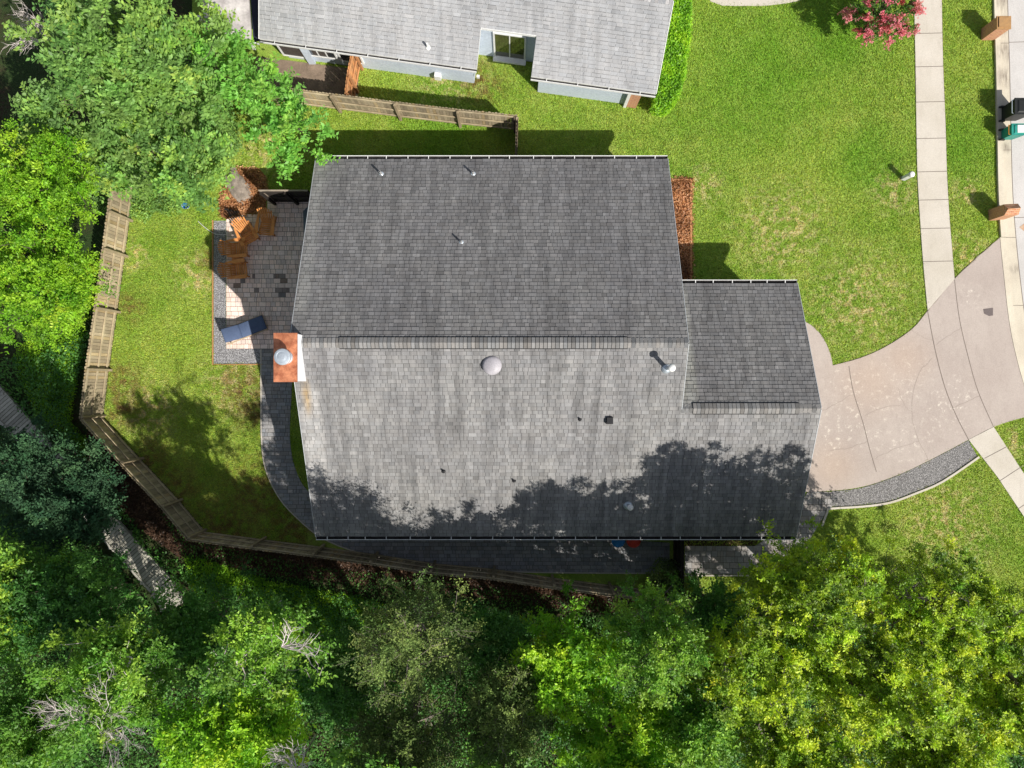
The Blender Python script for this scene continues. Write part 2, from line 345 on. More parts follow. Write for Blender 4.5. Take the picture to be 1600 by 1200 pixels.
walkL = [(1427, -120), (1428, 0), (1430, 100), (1431.5, 200), (1433, 270), (1437, 340), (1442, 410), (1449, 485)]
walkR = [(1470, -120), (1471, 0), (1473, 100), (1477, 200), (1479, 270), (1483, 340), (1488, 400), (1491, 436)]
b = MB(); poly = GP(smooth_line(walkL, 3)) + GP(smooth_line(walkR, 3))[::-1]; b.prism(poly, -.05, .03)
def lerp_at(line, y):
    for (x0, y0), (x1, y1) in zip(line, line[1:]):
        if y0 <= y <= y1: return x0 + (x1 - x0) * (y - y0) / (y1 - y0)
    return line[-1][0]
for y in (-60, 0, 53, 105, 160, 217, 269, 313, 357.5, 409):
    a, c = G(lerp_at(walkL, y), y), G(lerp_at(walkR, y), y - 1); b.ribbon([a, c], .028, .034, 1)
b.ribbon(GP(smooth_line(walkR, 3)), .05, .006, 2)
struct('sidewalk', b, [M['walk'], M['joint'], M['mulch_dk']])
w2 = GP([(1513, 687), (1552, 667), (1600, 741), (1660, 825), (1720, 900), (1680, 930), (1600, 808), (1558, 745)])
b = MB(); b.prism(w2, -.05, .03)
for p, q in (((1538, 716), (1572, 698)), ((1562, 751), (1600, 726)), ((1590, 795), (1628, 770))): b.ribbon(GP([p, q]), .028, .034, 1)
struct('sidewalk', b, [M['walk'], M['joint']])
dtop = smooth_line([(1562, 371), (1527, 402), (1490, 437), (1449, 486), (1425, 514), (1385, 541), (1345, 559), (1301, 571)], 4)
dcurve = smooth_line([(1301, 571), (1297, 553), (1289, 534), (1277, 517), (1258, 503), (1235, 500)], 4)[1:]
dbot = smooth_line([(1200, 768), (1265, 768.5), (1340, 762), (1400, 743), (1450, 720), (1513, 687), (1552, 667), (1600, 652), (1640, 646)], 4)
kerbL = [(1550, -120), (1551, 0), (1554, 100), (1556, 200), (1558, 300), (1562, 371), (1568, 430), (1576, 500), (1588, 560), (1606, 620), (1640, 700), (1690, 780), (1750, 850)]
kerbR = [(1573, -120), (1574, 0), (1577, 100), (1579, 200), (1582, 300), (1587, 371), (1593, 430), (1602, 500), (1614, 555), (1630, 605), (1664, 685), (1714, 765), (1774, 835)]
drive_poly = GP(dtop + dcurve + [(1180, 500), (1180, 768)] + dbot + [(1640, 700), (1606, 620), (1588, 560), (1576, 500), (1568, 430)])
b = MB(); b.prism(drive_poly, -.05, .02)
for line, wd in (([(1449, 486), (1461, 548), (1476, 605), (1494, 650), (1513, 687)], .035), ([(1491, 437), (1499, 500), (1513, 560), (1528, 612), (1552, 667)], .03), ([(1326, 572), (1333, 612), (1348, 660), (1358, 700), (1369, 737)], .03)):
    b.ribbon(smooth_line(GP(line), 4), wd, .024, 1)
def crack(pts, wd, bb, seed):
    q = smooth_line(GP(pts), 5); r = random.Random(seed)
    q = [(x + r.uniform(-.03, .03), y + r.uniform(-.03, .03)) for x, y in q]; bb.ribbon(q, wd, .0235, 2)
crack([(1286, 642), (1310, 628), (1336, 614)], .016, b, 1); crack([(1350, 650), (1375, 638), (1408, 633)], .014, b, 2)
crack([(1456, 560), (1432, 590), (1424, 640), (1432, 682), (1453, 722)], .014, b, 3); crack([(1297, 703), (1325, 700), (1354, 690)], .018, b, 4)
crack([(1402, 606), (1412, 632), (1424, 643)], .011, b, 5); crack([(1461, 540), (1480, 526), (1500, 513)], .014, b, 6)
crack([(1489, 636), (1510, 628), (1530, 618)], .018, b, 7); crack([(1423, 514), (1436, 524), (1458, 532)], .011, b, 8); crack([(1368, 716), (1400, 700), (1435, 690)], .012, b, 9)
crack([(1562, 371), (1527, 402), (1490, 437), (1449, 486)], .02, b, 10)
b.ribbon(GP(dtop[12:] ), .035, .004, 1); b.ribbon(GP(dcurve), .035, .004, 1)
struct('driveway', b, [M['drive'], M['joint'], M['crack']])
b = MB(); kl, kr = smooth_line(kerbL, 3), smooth_line(kerbR, 3); km = [((a[0] * .62 + c[0] * .38), (a[1] * .62 + c[1] * .38)) for a, c in zip(kl, kr)]
gl, gm, gr = GP(kl), GP(km), GP(kr)
for i in range(len(gl) - 1):
    lowered = 370 < kl[i][1] < 640
    zt = .035 if lowered else .11
    vs = [(*gl[i], -.05), (*gl[i], zt), (*gm[i], zt - .02), (*gm[i], .0), (*gr[i], -.005)]; vt = [(*gl[i + 1], -.05), (*gl[i + 1], zt), (*gm[i + 1], zt - .02), (*gm[i + 1], .0), (*gr[i + 1], -.005)]
    b.add(vs + vt, [(k, k + 5, k + 6, k + 1) for k in range(4)])
for i in range(0, len(kl), 5): b.ribbon([gm[i], gr[i]], .02, .004, 1)
struct('kerb', b, [M['kerb'], M['joint']])
b = MB(); b.sheet(gr + [(60, gr[-1][1]), (60, gr[0][1])], -.01)
for y in (66, 340, 600): b.ribbon(GP([(lerp_at(kerbR, y), y), (1900, y - 10)]), .025, -.006, 1)
b.ribbon([(x + .02, y) for x, y in gr], .03, -.006, 1)
struct('road', b, [M['road'], M['joint']])
b = MB(); b.sheet(GP([(1593, 355), (1606, 345), (1612, 352), (1606, 366)]), -.003); tag(b.build('road_patch', M['brick']), kind='structure')
# north-east path at top of frame
b = MB(); b.prism(GP(smooth_line([(1080, -60), (1110, 2), (1170, 9), (1215, 7), (1260, -3), (1300, -30), (1340, -80)], 3)), -.05, .025); struct('path', b, M['walk'])
# gravel strip, edging and pavers at driveway corner
g_in = [(1300, 767.5), (1345, 762.5), (1400, 744), (1450, 721), (1513, 688)]; g_out = [(1527, 713), (1472, 750), (1431, 768), (1389, 783), (1345, 789), (1300, 792)]
b = MB(); b.sheet(GP(smooth_line(g_in, 3) + smooth_line(g_out, 3)), .006); struct('gravel_strip', b, M['gravel_dk'])
b = MB(); b.ribbon(GP(smooth_line([(1529, 714), (1473, 752), (1431, 770.5), (1389, 785.5), (1345, 791.5), (1298, 794.5), (1292, 800), (1284, 822)], 3)), .09, .05, 0, .1); tag(b.build('edging_strip', M['walk']), 'curved pale concrete edging between dark driveway gravel and south-east lawn', 'edging')

def tiles(b, poly, cw, ch, gap, z, seed, ang=0, var=.16, darks=(), mixed=False):
    r = random.Random(seed); c, s = math.cos(ang), math.sin(ang)
    P = [(x * c + y * s, -x * s + y * c) for x, y in poly]
    x0, x1, y0, y1 = min(p[0] for p in P), max(p[0] for p in P), min(p[1] for p in P), max(p[1] for p in P)
    y = y0; row = 0
    while y < y1:
        h = ch; x = x0 - r.random() * cw
        while x < x1:
            wd = cw * (r.choice([.5, 1, 1, 1.5]) if mixed else 1)
            q = clip_rect(P, x + gap / 2, y + gap / 2, x + wd - gap / 2, y + h - gap / 2)
            if q:
                q = [(a * c - d * s, a * s + d * c) for a, d in q]; v = 1 + r.uniform(-var, var); wv = r.uniform(-.04, .05)
                cx, cy = sum(a for a, d in q) / len(q), sum(d for a, d in q) / len(q)
                for dx, dy in darks:
                    if abs(cx - dx) < cw * .62 and abs(cy - dy) < ch * .62: v *= .33
                b.prism(q, z - .03, z + r.uniform(-.002, .002), 0, (v + wv, v, v - wv), bottom=False)
            x += wd
        y += h; row += 1
patio = GP([(354, 343), (383, 335), (418, 335), (418, 312), (427, 312), (473, 315), (520, 315), (520, 545), (354, 545)])
b = MB(); b.sheet(patio, .004, 1); dk = GP([(399, 431), (440, 432), (434, 430), (446, 442), (371, 447), (399, 456), (446, 455), (440, 458), (378, 440)])
tiles(b, patio, .21, .21, .017, .03, 3, 0, .16, dk, True); struct('patio', b, [M['paver'], M['paver_joint']])
path_out = smooth_line([(409, 545), (409, 620), (410, 690), (417, 735), (438, 778), (468, 811), (505, 840), (560, 862), (625, 875), (705, 886), (800, 892), (900, 894), (1046, 895)], 4)
path_in = [(1046, 848), (560, 815), (500, 790), (487, 774), (470, 752), (458, 720), (453, 680), (455, 630), (458, 590), (470, 545)]
ppoly = GP(path_out + smooth_line(path_in[:3], 1) + smooth_line(path_in[2:], 4)[1:])
b = MB(); b.sheet(ppoly, .004, 1); tiles(b, ppoly, .26, .17, .014, .026, 5, 0, .2, (), True); b.ribbon(GP([(x - .8, y + .8) for x, y in path_out]), .05, .045, 2, .08)
struct('garden_path', b, [M['paver_dark'], M['paver_joint'], M['walk']])
p2 = GP([(1070, 853), (1180, 853), (1230, 820), (1262, 768.5), (1300, 768.5), (1300, 792), (1291, 800), (1260, 850), (1225, 897), (1070, 897)])
b = MB(); b.sheet(p2, .004, 1); tiles(b, p2, .26, .26, .016, .026, 6, 0, .16, (), True); b.ribbon(GP([(1068, 899), (1226, 899), (1262, 851)]), .07, .04, 2, .08)
struct('side_path', b, [simple('grey_pavers', (.32, .30, .285), (.25, .235, .225), 2, .9, attr=True), M['paver_joint'], M['walk']])
b = MB(); b.sheet(GP([(334, 345), (353, 345), (353, 545), (409, 545), (409, 568), (334, 568)]), .008); struct('patio_gravel', b, M['gravel'])
b = MB(); b.ribbon(GP([(332.5, 344), (332.5, 569.5), (410, 569.5)]), .05, .03, 0, .06); tag(b.build('edging_strip', M['fence_new']), 'thin rusty brown edging around the pale gravel beside patio', 'edging')
b = MB(); b.sheet(smooth_line(GP([(372, 262), (398, 262), (415, 275), (420, 300), (415, 318), (416, 334), (384, 334), (362, 342), (345, 338), (342, 310), (350, 290)] + [(372, 262)]), 3)[:-1], -.004); struct('mulch_bed', b, M['mulch'])
b = MB(); b.sheet(GP([(1052, 281), (1079, 281), (1079, 460), (1010, 460), (1010, 281)]), .0); struct('mulch_bed', b, M['mulch'])
b = MB(); b.ribbon(GP([(1079.5, 280), (1079.5, 455)]), .08, .06, 0, .1); b.ribbon(GP([(1052, 281), (1079, 281)]), .06, .05, 0, .1); tag(b.build('edging_strip', M['fence_new']), 'straight wooden edging of orange mulch bed by garage corner', 'edging')
b = MB(); b.sheet(GP([(1070, 835), (1190, 835), (1180, 853), (1070, 853)]), .0); b.sheet(GP([(1052, 840), (1069, 840), (1069, 920), (1052, 920)]), .0); struct('mulch_bed', b, M['mulch_dk'])
b = MB(); b.sheet(GP([(400, 88), (560, 108), (560, 150), (400, 140)]), -.006); struct('bare_ground', b, M['bare'])
b = MB(); b.sheet(GP([(474, 330), (500, 305), (530, 305), (530, 520), (452, 520), (458, 500), (475, 380)]), .034); struct('stoop', b, M['slab'])
# utility cover
b = MB(); b.prism(GP([(1536, 483), (1551, 481), (1551, 493), (1545, 494), (1537, 490)]), .0, .028); tag(b.build('utility_cover', simple('iron_cover', (.16, .13, .125), None, 20, .8)), 'small dark square utility cover set in the driveway', 'cover')

# ------------------------------------------------------------- grass blades
road_poly = gl + [(60, gl[-1][1]), (60, gl[0][1])]
hard = [road_poly, poly, w2, drive_poly, patio, ppoly, p2, GP([(334, 345), (409, 345), (409, 568), (334, 568)]), gl + gr[::-1], GP(smooth_line(g_in, 3) + smooth_line(g_out, 3)), GP([(1052, 281), (1079, 281), (1079, 460), (1010, 460)]), GP([(345, 262), (418, 262), (418, 342), (345, 342)]), GP([(400, 88), (560, 108), (560, 150), (400, 140)]), GP([(1110, 2), (1170, 9), (1260, -3), (1300, -30), (1080, -60)])]
rs = np.random.RandomState(5)
def blades(name, pl, n, box, lab):
    x0, y1 = G(box[0], box[1]); x1, y0 = G(box[2], box[3])
    P = np.stack([rs.uniform(x0, x1, n), rs.uniform(y0, y1, n)], 1); k = inpoly(P, pl)
    PJ = P + rs.normal(0, .035, P.shape)
    for h in hard: k &= ~inpoly(PJ, h)
    k &= ~((P[:, 0] > -7.7) & (P[:, 0] < 6.1) & (P[:, 1] > -5.9) & (P[:, 1] < 8.9)) & ~((P[:, 0] > 6) & (P[:, 0] < 11.4) & (P[:, 1] > -5.9) & (P[:, 1] < 3.8))
    P = P[k]; n = len(P); a = rs.uniform(0, 2 * np.pi, n); L = rs.uniform(.05, .14, n); wd = rs.uniform(.010, .022, n); tilt = rs.uniform(.15, .85, n)
    d = np.stack([np.cos(a) * tilt * L, np.sin(a) * tilt * L, (1 - tilt * .6) * L * .8], 1); s = np.stack([-np.sin(a) * wd, np.cos(a) * wd, 0 * wd], 1)
    B = np.hstack([P, np.full((n, 1), -.012)]); V = np.stack([B - s, B + s, B + d], 1)
    br = rs.uniform(.55, 1.45, n); c = np.stack([br * rs.uniform(.85, 1.25, n), br, br * rs.uniform(.6, 1.2, n)], 1)
    o = np_mesh(name, V, 3, M['blade'], c); tag(o, lab, 'grass', kind='stuff')
blades('grass', front_lawn, 760000, (480, -10, 1640, 960), 'short bright green lawn grass of front and side yards')
blades('grass', back_lawn, 200000, (150, 160, 480, 850), 'short patchy lawn grass inside the backyard fence')

# ------------------------------------------------------------- shingled roofs
def frame(O, u, v):
    u = Vector(u).normalized(); v = Vector(v).normalized(); n = u.cross(v).normalized()
    if n.z < 0: n = -n
    return Vector(O), u, v, n
def shingles(b, O, u, v, length, urange, seed, exp=.162, tab=.25, mi=0, th=.016, var=.15):
    r = random.Random(seed); O, u, v, n = frame(O, u, v); rows = int(round(length / exp)); exp = length / rows
    for j in range(rows):
        va, vb = j * exp, (j + 1) * exp; u0, u1 = urange((va + vb) / 2); x = u0; off = r.random() * tab; first = True
        while x < u1 - .01:
            wd = (off if first and off > .05 else tab * r.uniform(.55, 1.35)); first = False; x2 = min(x + wd, u1)
            if u1 - x2 < .05: x2 = u1
            t = th + r.choice([0, .0, .007, .01]); g = 1 + r.uniform(-var, var); w_ = r.uniform(-.012, .012)
            if r.random() < .04: g *= r.choice([.82, 1.15])
            gp = .006
            A = O + u * (x + gp) + v * va; Bq = O + u * (x2 - gp) + v * va; C = O + u * (x2 - gp) + v * vb; D = O + u * (x + gp) + v * vb
            col = (g + w_, g, g - w_); bd = r.uniform(.42, .85); E_ = C * .86 + Bq * .14 + n * (.002 + t * .14); F_ = D * .86 + A * .14 + n * (.002 + t * .14)
            b.add([A, Bq, Bq + n * t, A + n * t, E_, F_], [(0, 1, 2, 3), (3, 2, 4, 5), (1, 4, 2), (0, 3, 5)], mi, col)
            b.add([F_, E_, C + n * .002, D + n * .002], [(0, 1, 2, 3)], mi, (g * bd, g * bd, g * bd))
            x = x2
def caps(b, a, c, tilt, width, seed, raised=0, mi=0):
    r = random.Random(seed); a, c = Vector(a), Vector(c); L = (c - a).length; n = int(L / .145); d = (c - a).normalized(); side = Vector((-d.y, d.x, 0))
    for i in range(n):
        p, q = a + d * (L * i / n), a + d * (L * (i + 1) / n - .02); h0, h1 = .012 + raised, .028 + raised; g = 1 + r.uniform(-.28, .3)
        wv = r.uniform(-.03, .04); col = (g + wv, g, g - wv)
        vs = []
        for pt, hh in ((p, h0), (q, h1)):
            vs += [pt + side * width - Vector((0, 0, tilt * width - hh)), pt + Vector((0, 0, hh + .005)), pt - side * width - Vector((0, 0, tilt * width - hh))]
        vs += [q + side * width - Vector((0, 0, tilt * width)), q - side * width - Vector((0, 0, tilt * width))]
        b.add(vs, [(0, 1, 4, 3), (1, 2, 5, 4), (3, 4, 5, 7, 6)], mi, col)
XL, XR, XG = -8.1, 6.43, 11.73; YN, YS, YR = 9.285, -6.285, 1.5; ZE, ZR = 2.6, 6.2; SL = (ZR - ZE) / (YN - YR)
YG, ZG = -.93, ZR - SL * 2.43; YGN = 4.13; ZGN = ZG - SL * (YGN - YG)
house = empty('house', (1.5, 1.2, 0), 'large single-storey house with long dark grey shingle roof and copper topped chimney', 'house')
b = MB(); b.prism([(XL + .4, YS + .55), (XG - .4, YS + .55), (XG - .4, YGN - .5), (XR - .35, YGN - .5), (XR - .35, YN - .55), (XL + .4, YN - .55)], 0, ZE - .05)
for X in (XL + .4, XR - .38): b.add([(X, YS + .6, ZE - .06), (X, YN - .6, ZE - .06), (X, YR, ZR - .35), (X + .03, YS + .6, ZE - .06), (X + .03, YN - .6, ZE - .06), (X + .03, YR, ZR - .35)], [(0, 2, 1), (3, 4, 5), (0, 1, 4, 3), (1, 2, 5, 4), (2, 0, 3, 5)])
X = XG - .43; b.add([(X, YS + .6, ZE - .06), (X, YGN - .55, ZE - .06), (X, YG, ZG - .35), (X + .03, YS + .6, ZE - .06), (X + .03, YGN - .55, ZE - .06), (X + .03, YG, ZG - .35)], [(0, 2, 1), (3, 4, 5), (0, 1, 4, 3), (1, 2, 5, 4), (2, 0, 3, 5)])
b.build('wall', M['house_wall'], house)
roof_b = MB(); LN = math.hypot(YN - YR, ZR - ZE); LG = math.hypot(YGN - YG, ZG - ZGN); vG = math.hypot(YG - YS, ZG - ZE)
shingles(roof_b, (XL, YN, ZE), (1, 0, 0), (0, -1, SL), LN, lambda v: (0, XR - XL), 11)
shingles(roof_b, (XL, YS, ZE), (1, 0, 0), (0, 1, SL), LN, lambda v: (0, (XG if v < vG else XR) - XL), 12)
shingles(roof_b, (XR - .38, YGN, ZGN), (1, 0, 0), (0, -1, SL), LG, lambda v: (0, XG - XR + .38), 13)
def deck(b, pts, t, mi):
    n = len(pts); b.add([(x, y, z - .004) for x, y, z in pts] + [(x, y, z - t) for x, y, z in pts], [tuple(range(n)), tuple(range(2 * n - 1, n - 1, -1))] + [(i, n + i, n + (i + 1) % n, (i + 1) % n) for i in range(n)], mi)
deck(roof_b, [(XL, YN, ZE), (XL, YR, ZR), (XR, YR, ZR), (XR, YN, ZE)], .16, 1)
deck(roof_b, [(XL, YS, ZE), (XG, YS, ZE), (XG, YG, ZG), (XR, YG, ZG), (XR, YR, ZR), (XL, YR, ZR)], .16, 1)
deck(roof_b, [(XR - .38, YGN, ZGN), (XR - .38, YG, ZG), (XG, YG, ZG), (XG, YGN, ZGN)], .15, 1)
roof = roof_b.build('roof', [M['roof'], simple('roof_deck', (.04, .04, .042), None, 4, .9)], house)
b = MB(); b2 = MB(); vx0, vx1 = G(530, 535, ZR)[0], G(981, 535, ZR)[0]
caps(b, (vx0, YR, ZR), (XL + .05, YR, ZR), SL, .18, 1, .012); caps(b, (vx1, YR, ZR), (XR, YR, ZR), SL, .18, 2, .012); caps(b, (vx0, YR, ZR + .05), (vx1, YR, ZR + .05), SL, .20, 3)
gx0, gx1 = G(1083, 640, ZG)[0], G(1249, 640, ZG)[0]
caps(b2, (XR, YG, ZG), (gx0, YG, ZG), SL, .17, 4); caps(b2, (gx1, YG, ZG), (XG, YG, ZG), SL, .17, 5); caps(b2, (gx0, YG, ZG + .05), (gx1, YG, ZG + .05), SL, .20, 6)
b.build('ridge_cap', M['cap'], roof); b2.build('ridge_cap', M['cap'], roof)
for (xa, xb, yy, zz) in ((vx0, vx1, YR, ZR), (gx0, gx1, YG, ZG)):
    b = MB()
    for s in (1, -1): b.add([(xa, yy, zz + .045), (xb, yy, zz + .045), (xb, yy + s * .225, zz - SL * .225 + .038), (xa, yy + s * .225, zz - SL * .225 + .038), (xa, yy, zz - .01), (xb, yy, zz - .01), (xb, yy + s * .225, zz - SL * .225 - .0), (xa, yy + s * .225, zz - SL * .225 - .0)], [(0, 1, 2, 3), (3, 2, 6, 7), (0, 3, 7, 4), (1, 5, 6, 2)])
    b.build('ridge_vent', M['black'], roof)
M['trim'] = simple('trim_grey', (.50, .52, .54), None, 3, .6, bump=0)
for (a, c) in (((XL, YN, ZE), (XL, YR, ZR)), ((XL, YR, ZR), (XL, YS, ZE)), ((XR, YN, ZE), (XR, YR, ZR)), ((XR, YR, ZR), (XR, YG, ZG)), ((XG, YGN, ZGN), (XG, YG, ZG)), ((XG, YG, ZG), (XG, YS, ZE))):
    s = -1 if a[0] < 0 else 1; b = MB(); b.bar((a[0] + s * .013, a[1], a[2] - .07), (c[0] + s * .013, c[1], c[2] - .07), .022, .17); b.build('rake_trim', M['trim'], roof)
def gutter(x0, x1, y, z, s, n, seed):
    g = MB(); zt = z - .02; d = .125; pr = [(0.0, zt), (0.0, zt - .11), (d * .7, zt - .11), (d, zt - .03), (d, zt + .012), (d + .022, zt + .012), (d + .022, zt - .05), (d * .75, zt - .13), (-.01, zt - .13), (-.01, zt)]
    vs = [(x0, y + s * a, c) for a, c in pr] + [(x1, y + s * a, c) for a, c in pr]; k = len(pr)
    for i in range(k): g.add([vs[i], vs[(i + 1) % k], vs[k + (i + 1) % k], vs[k + i]], [(0, 1, 2, 3)], 1 if i < 3 else 0)
    g.add([(x0, y + s * a, c) for a, c in ((0, zt), (0, zt - .11), (d, zt - .11), (d + .02, zt))], [(0, 1, 2, 3)], 0); g.add([(x1, y + s * a, c) for a, c in ((0, zt), (0, zt - .11), (d, zt - .11), (d + .02, zt))], [(0, 1, 2, 3)], 0)
    go = g.build('gutter', [M['white'], M['gutter_in']], house); r = random.Random(seed)
    for i in range(n):
        X = x0 + (i + .45 + r.uniform(-.1, .1)) * (x1 - x0) / n; t = MB(); t.box((X, y + s * (d / 2 + .003), zt + .006), (.03, d, .008)); t.build('gutter_strap', M['white'], go)
    return go
gutter(XL, XR, YN + .012, ZE, 1, 17, 1); gutter(XL, XG, YS - .012, ZE, -1, 23, 2); gutter(XR + .02, XG, YGN + .012, ZGN, 1, 7, 3)
def roofz(X, Y):
    if X > XR and Y > YG: return ZG - SL * (Y - YG)
    return ZR - SL * abs(Y - YR)
def on_roof(px, py):
    z = 4.5
    for _ in range(12): X, Y = G(px, py, z); z = roofz(X, Y)
    return X, Y, z
M['pipe'] = simple('grey_pipe', (.42, .42, .42), None, 6, .6, bump=0)
for (px, py, h, rad, dark) in ((596, 272, .38, .045, 0), (739.5, 272, .34, .045, 0), (721, 379, .32, .04, 0), (693, 736, .18, .04, 1), (803, 751, .16, .035, 1), (906, 655, .15, .035, 1)):
    X, Y, z = on_roof(px, py); b = MB(); b.tube([(X, Y, z - .05), (X, Y, z + h)], rad, 10, 1 if dark else 0); b.lathe((X, Y, z - .01), [(rad * 2.4, -.03), (rad * 2.2, .03), (rad * 1.1, .06)], 12, 2 if not dark else 1)
    b.lathe((X, Y, z + h - .002), [(rad * .7, -.01), (rad * .7, .006)], 8, 1); b.build('vent_pipe', [M['pipe'], M['dark_metal'], M['metal']], roof)
X, Y, z = on_roof(769, 571); b = MB(); b.lathe((X, Y, z), [(.33, -.2), (.33, .1), (.36, .12), (.35, .17), (.27, .23), (.12, .27), (.01, .275)], 28); b.build('round_vent', simple('grey_dome', (.44, .42, .45), None, 3, .5, bump=0), roof, True)
for (px, py, h, rr, nm) in ((1041, 575.5, .95, .13, 0), (981, 789, .62, .11, 1)):
    X, Y, z = on_roof(px, py); b = MB(); b.lathe((X, Y, z), [(.20, -.12), (.19, .02), (.11, .16)], 16); b.tube([(X, Y, z), (X, Y, z + h)], .075, 14)
    b.lathe((X, Y, z + h), [(.075, -.08), (rr, -.05), (rr + .015, .0), (rr, .05), (.03, .09)], 18, 1); b.build('flue_pipe', [M['metal'], M['white']], roof, True)
X, Y, z = on_roof(952, 657); b = MB(); b.box((X, Y, z + .06), (.26, .26, .16)); b.box((X, Y + .02, z + .16), (.22, .2, .06)); b.build('box_vent', M['dark_metal'], roof)
b = MB(); cx0, cx1, cy0, cy1, zc = -8.49, -7.66, .07, 1.82, 6.8
b.prism([(cx0 + .03, cy0 + .03), (cx1 - .01, cy0 + .03), (cx1 - .01, cy1 - .03), (cx0 + .03, cy1 - .03)], 0, zc - .04); ch = b.build('chimney', M['chim'], house)
b = MB(); b.prism([(cx0, cy0), (cx1, cy0), (cx1, cy1), (cx0, cy1)], zc - .1, zc); mx, my = (cx0 + cx1) / 2, (cy0 + cy1) / 2 - .02
b.add([(cx0 + .01, cy0 + .01, zc + .003), (cx1 - .01, cy0 + .01, zc + .003), (cx1 - .01, cy1 - .01, zc + .003), (cx0 + .01, cy1 - .01, zc + .003), (mx, my, zc + .06)], [(0, 1, 4), (1, 2, 4), (2, 3, 4), (3, 0, 4)]); b.build('copper_cap', M['copper'], ch)
b = MB(); X, Y = G(441, 557.5, 7.3); b.lathe((X, Y, zc + .02), [(.24, 0), (.24, .10), (.17, .12), (.17, .36), (.29, .38), (.29, .5), (.27, .52), (.2, .535), (.19, .525), (.1, .545), (.01, .55)], 30); b.build('flue_cap', M['metal'], ch)
# openings of the house (hidden from above, seen from the side)
def opening(parent, name, cx, cy, cz, w_, h_, axis, m, fm):
    d = (.06, w_, h_) if axis == 'x' else (w_, .06, h_); b = MB(); b.box((cx, cy, cz), d); o = b.build(name, m, parent)
    b = MB(); t = .07
    for s in (-1, 1):
        if axis == 'x': b.box((cx, cy + s * (w_ / 2 + t / 2), cz), (.09, t, h_ + 2 * t)); b.box((cx, cy, cz + s * (h_ / 2 + t / 2)), (.088, w_, t))
        else: b.box((cx + s * (w_ / 2 + t / 2), cy, cz), (t, .09, h_ + 2 * t)); b.box((cx, cy, cz + s * (h_ / 2 + t / 2)), (w_, .088, t))
    if w_ > 1.2:
        b.box((cx, cy, cz), (.075, .05, h_) if axis == 'x' else (.05, .075, h_))
    b.build('frame', fm, o); return o
opening(house, 'garage_door', XG - .4, -1.2, 1.1, 4.9, 2.15, 'x', M['white'], M['white'])
opening(house, 'sliding_door', XL + .4, 5.0, 1.08, 2.4, 2.1, 'x', M['glass'], M['white']); opening(house, 'window', XL + .4, -3.2, 1.4, 1.4, 1.2, 'x', M['glass'], M['white'])
for X in (-5, -1, 3): opening(house, 'window', X, YN - .55, 1.45, 1.3, 1.2, 'y', M['glass'], M['white']); opening(house, 'window', X, YS + .55, 1.45, 1.2, 1.1, 'y', M['glass'], M['white'])

# ------------------------------------------------------------- neighbour's house
A = Vector((*G(1025, 146, ZE), ZE)); Bp = Vector((*G(405, 60, ZE), ZE)); e = (A - Bp); EL = e.length; e.normalize(); nn = Vector((-e.y, e.x, 0)); NS = .4
def Q(a, t, z): p = Bp + e * a + nn * t; return (p.x, p.y, z)       # a along the eave, t inwards
nh = empty('house', Q(EL / 2, 3, 0), "neighbouring house with pale grey shingle roof and light blue walls", 'house')
na, nb = (G(745, 108, ZE)[0] - Bp.x) / e.x, (G(830, 122, ZE)[0] - Bp.x) / e.x; tn = 1.42; TR = 3.2
b = MB(); r = random.Random(3); slopev = (nn + Vector((0, 0, NS)))
def noteu(v): return (0, EL)
len1 = math.hypot(1, NS)
def sh(a0, a1, t0, t1, seed, back=False):
    if not back: shingles(b, Q(a0, t0, ZE + NS * t0), e, slopev, (t1 - t0) * len1, lambda v: (0, a1 - a0), seed, .15, .30, 0, .008, .05)
sh(0, na, 0, tn, 1); sh(nb, EL, 0, tn, 2); sh(0, EL, tn, TR, 3)
shingles(b, Q(0, 2 * TR, ZE), e, (-nn + Vector((0, 0, NS))), TR * len1, lambda v: (0, EL), 5, .15, .3, 0, .008, .05)
zt = ZE + NS * tn; zr = ZE + NS * TR
for pts in ([Q(0, 0, ZE), Q(na, 0, ZE), Q(na, tn, zt), Q(nb, tn, zt), Q(nb, 0, ZE), Q(EL, 0, ZE), Q(EL, TR, zr), Q(0, TR, zr)], [Q(0, TR, zr), Q(EL, TR, zr), Q(EL, 2 * TR, ZE), Q(0, 2 * TR, ZE)]): deck(b, pts, .14, 1)
nr = b.build('roof', [M['nroof'], M['white']], nh)
b = MB(); caps(b, Q(0, TR, zr), Q(EL, TR, zr), NS, .16, 9); b.build('ridge_cap', simple('pale_cap', (.40, .40, .41), None, 3, .9, attr=True), nr)
b = MB(); ov = .42
def NP(lst): return [Q(a, t, 0)[:2] for a, t in lst]
b.prism(NP([(.4, ov), (na - .3, ov), (na - .3, tn + .30), (nb + .3, tn + .30), (nb + .3, ov), (EL - .9, ov), (EL - .9, 2 * TR - .4), (.4, 2 * TR - .4)]), 0, ZE + .08); nw = b.build('wall', M['siding'], nh)
b = MB(); c = NP([(EL - .88, ov - .12), (EL - .45, ov - .12), (EL - .45, ov + .5), (EL - .88, ov + .5)]); b.prism(c, 0, ZE - .1); b.build('brick_pier', M['brick'], nh)
b = MB(); c = NP([(EL - 1.02, ov - .16), (EL - .89, ov - .16), (EL - .89, ov + .02), (EL - 1.02, ov + .02)]); b.prism(c, 0, ZE - .1); b.build('corner_trim', M['white'], nh)
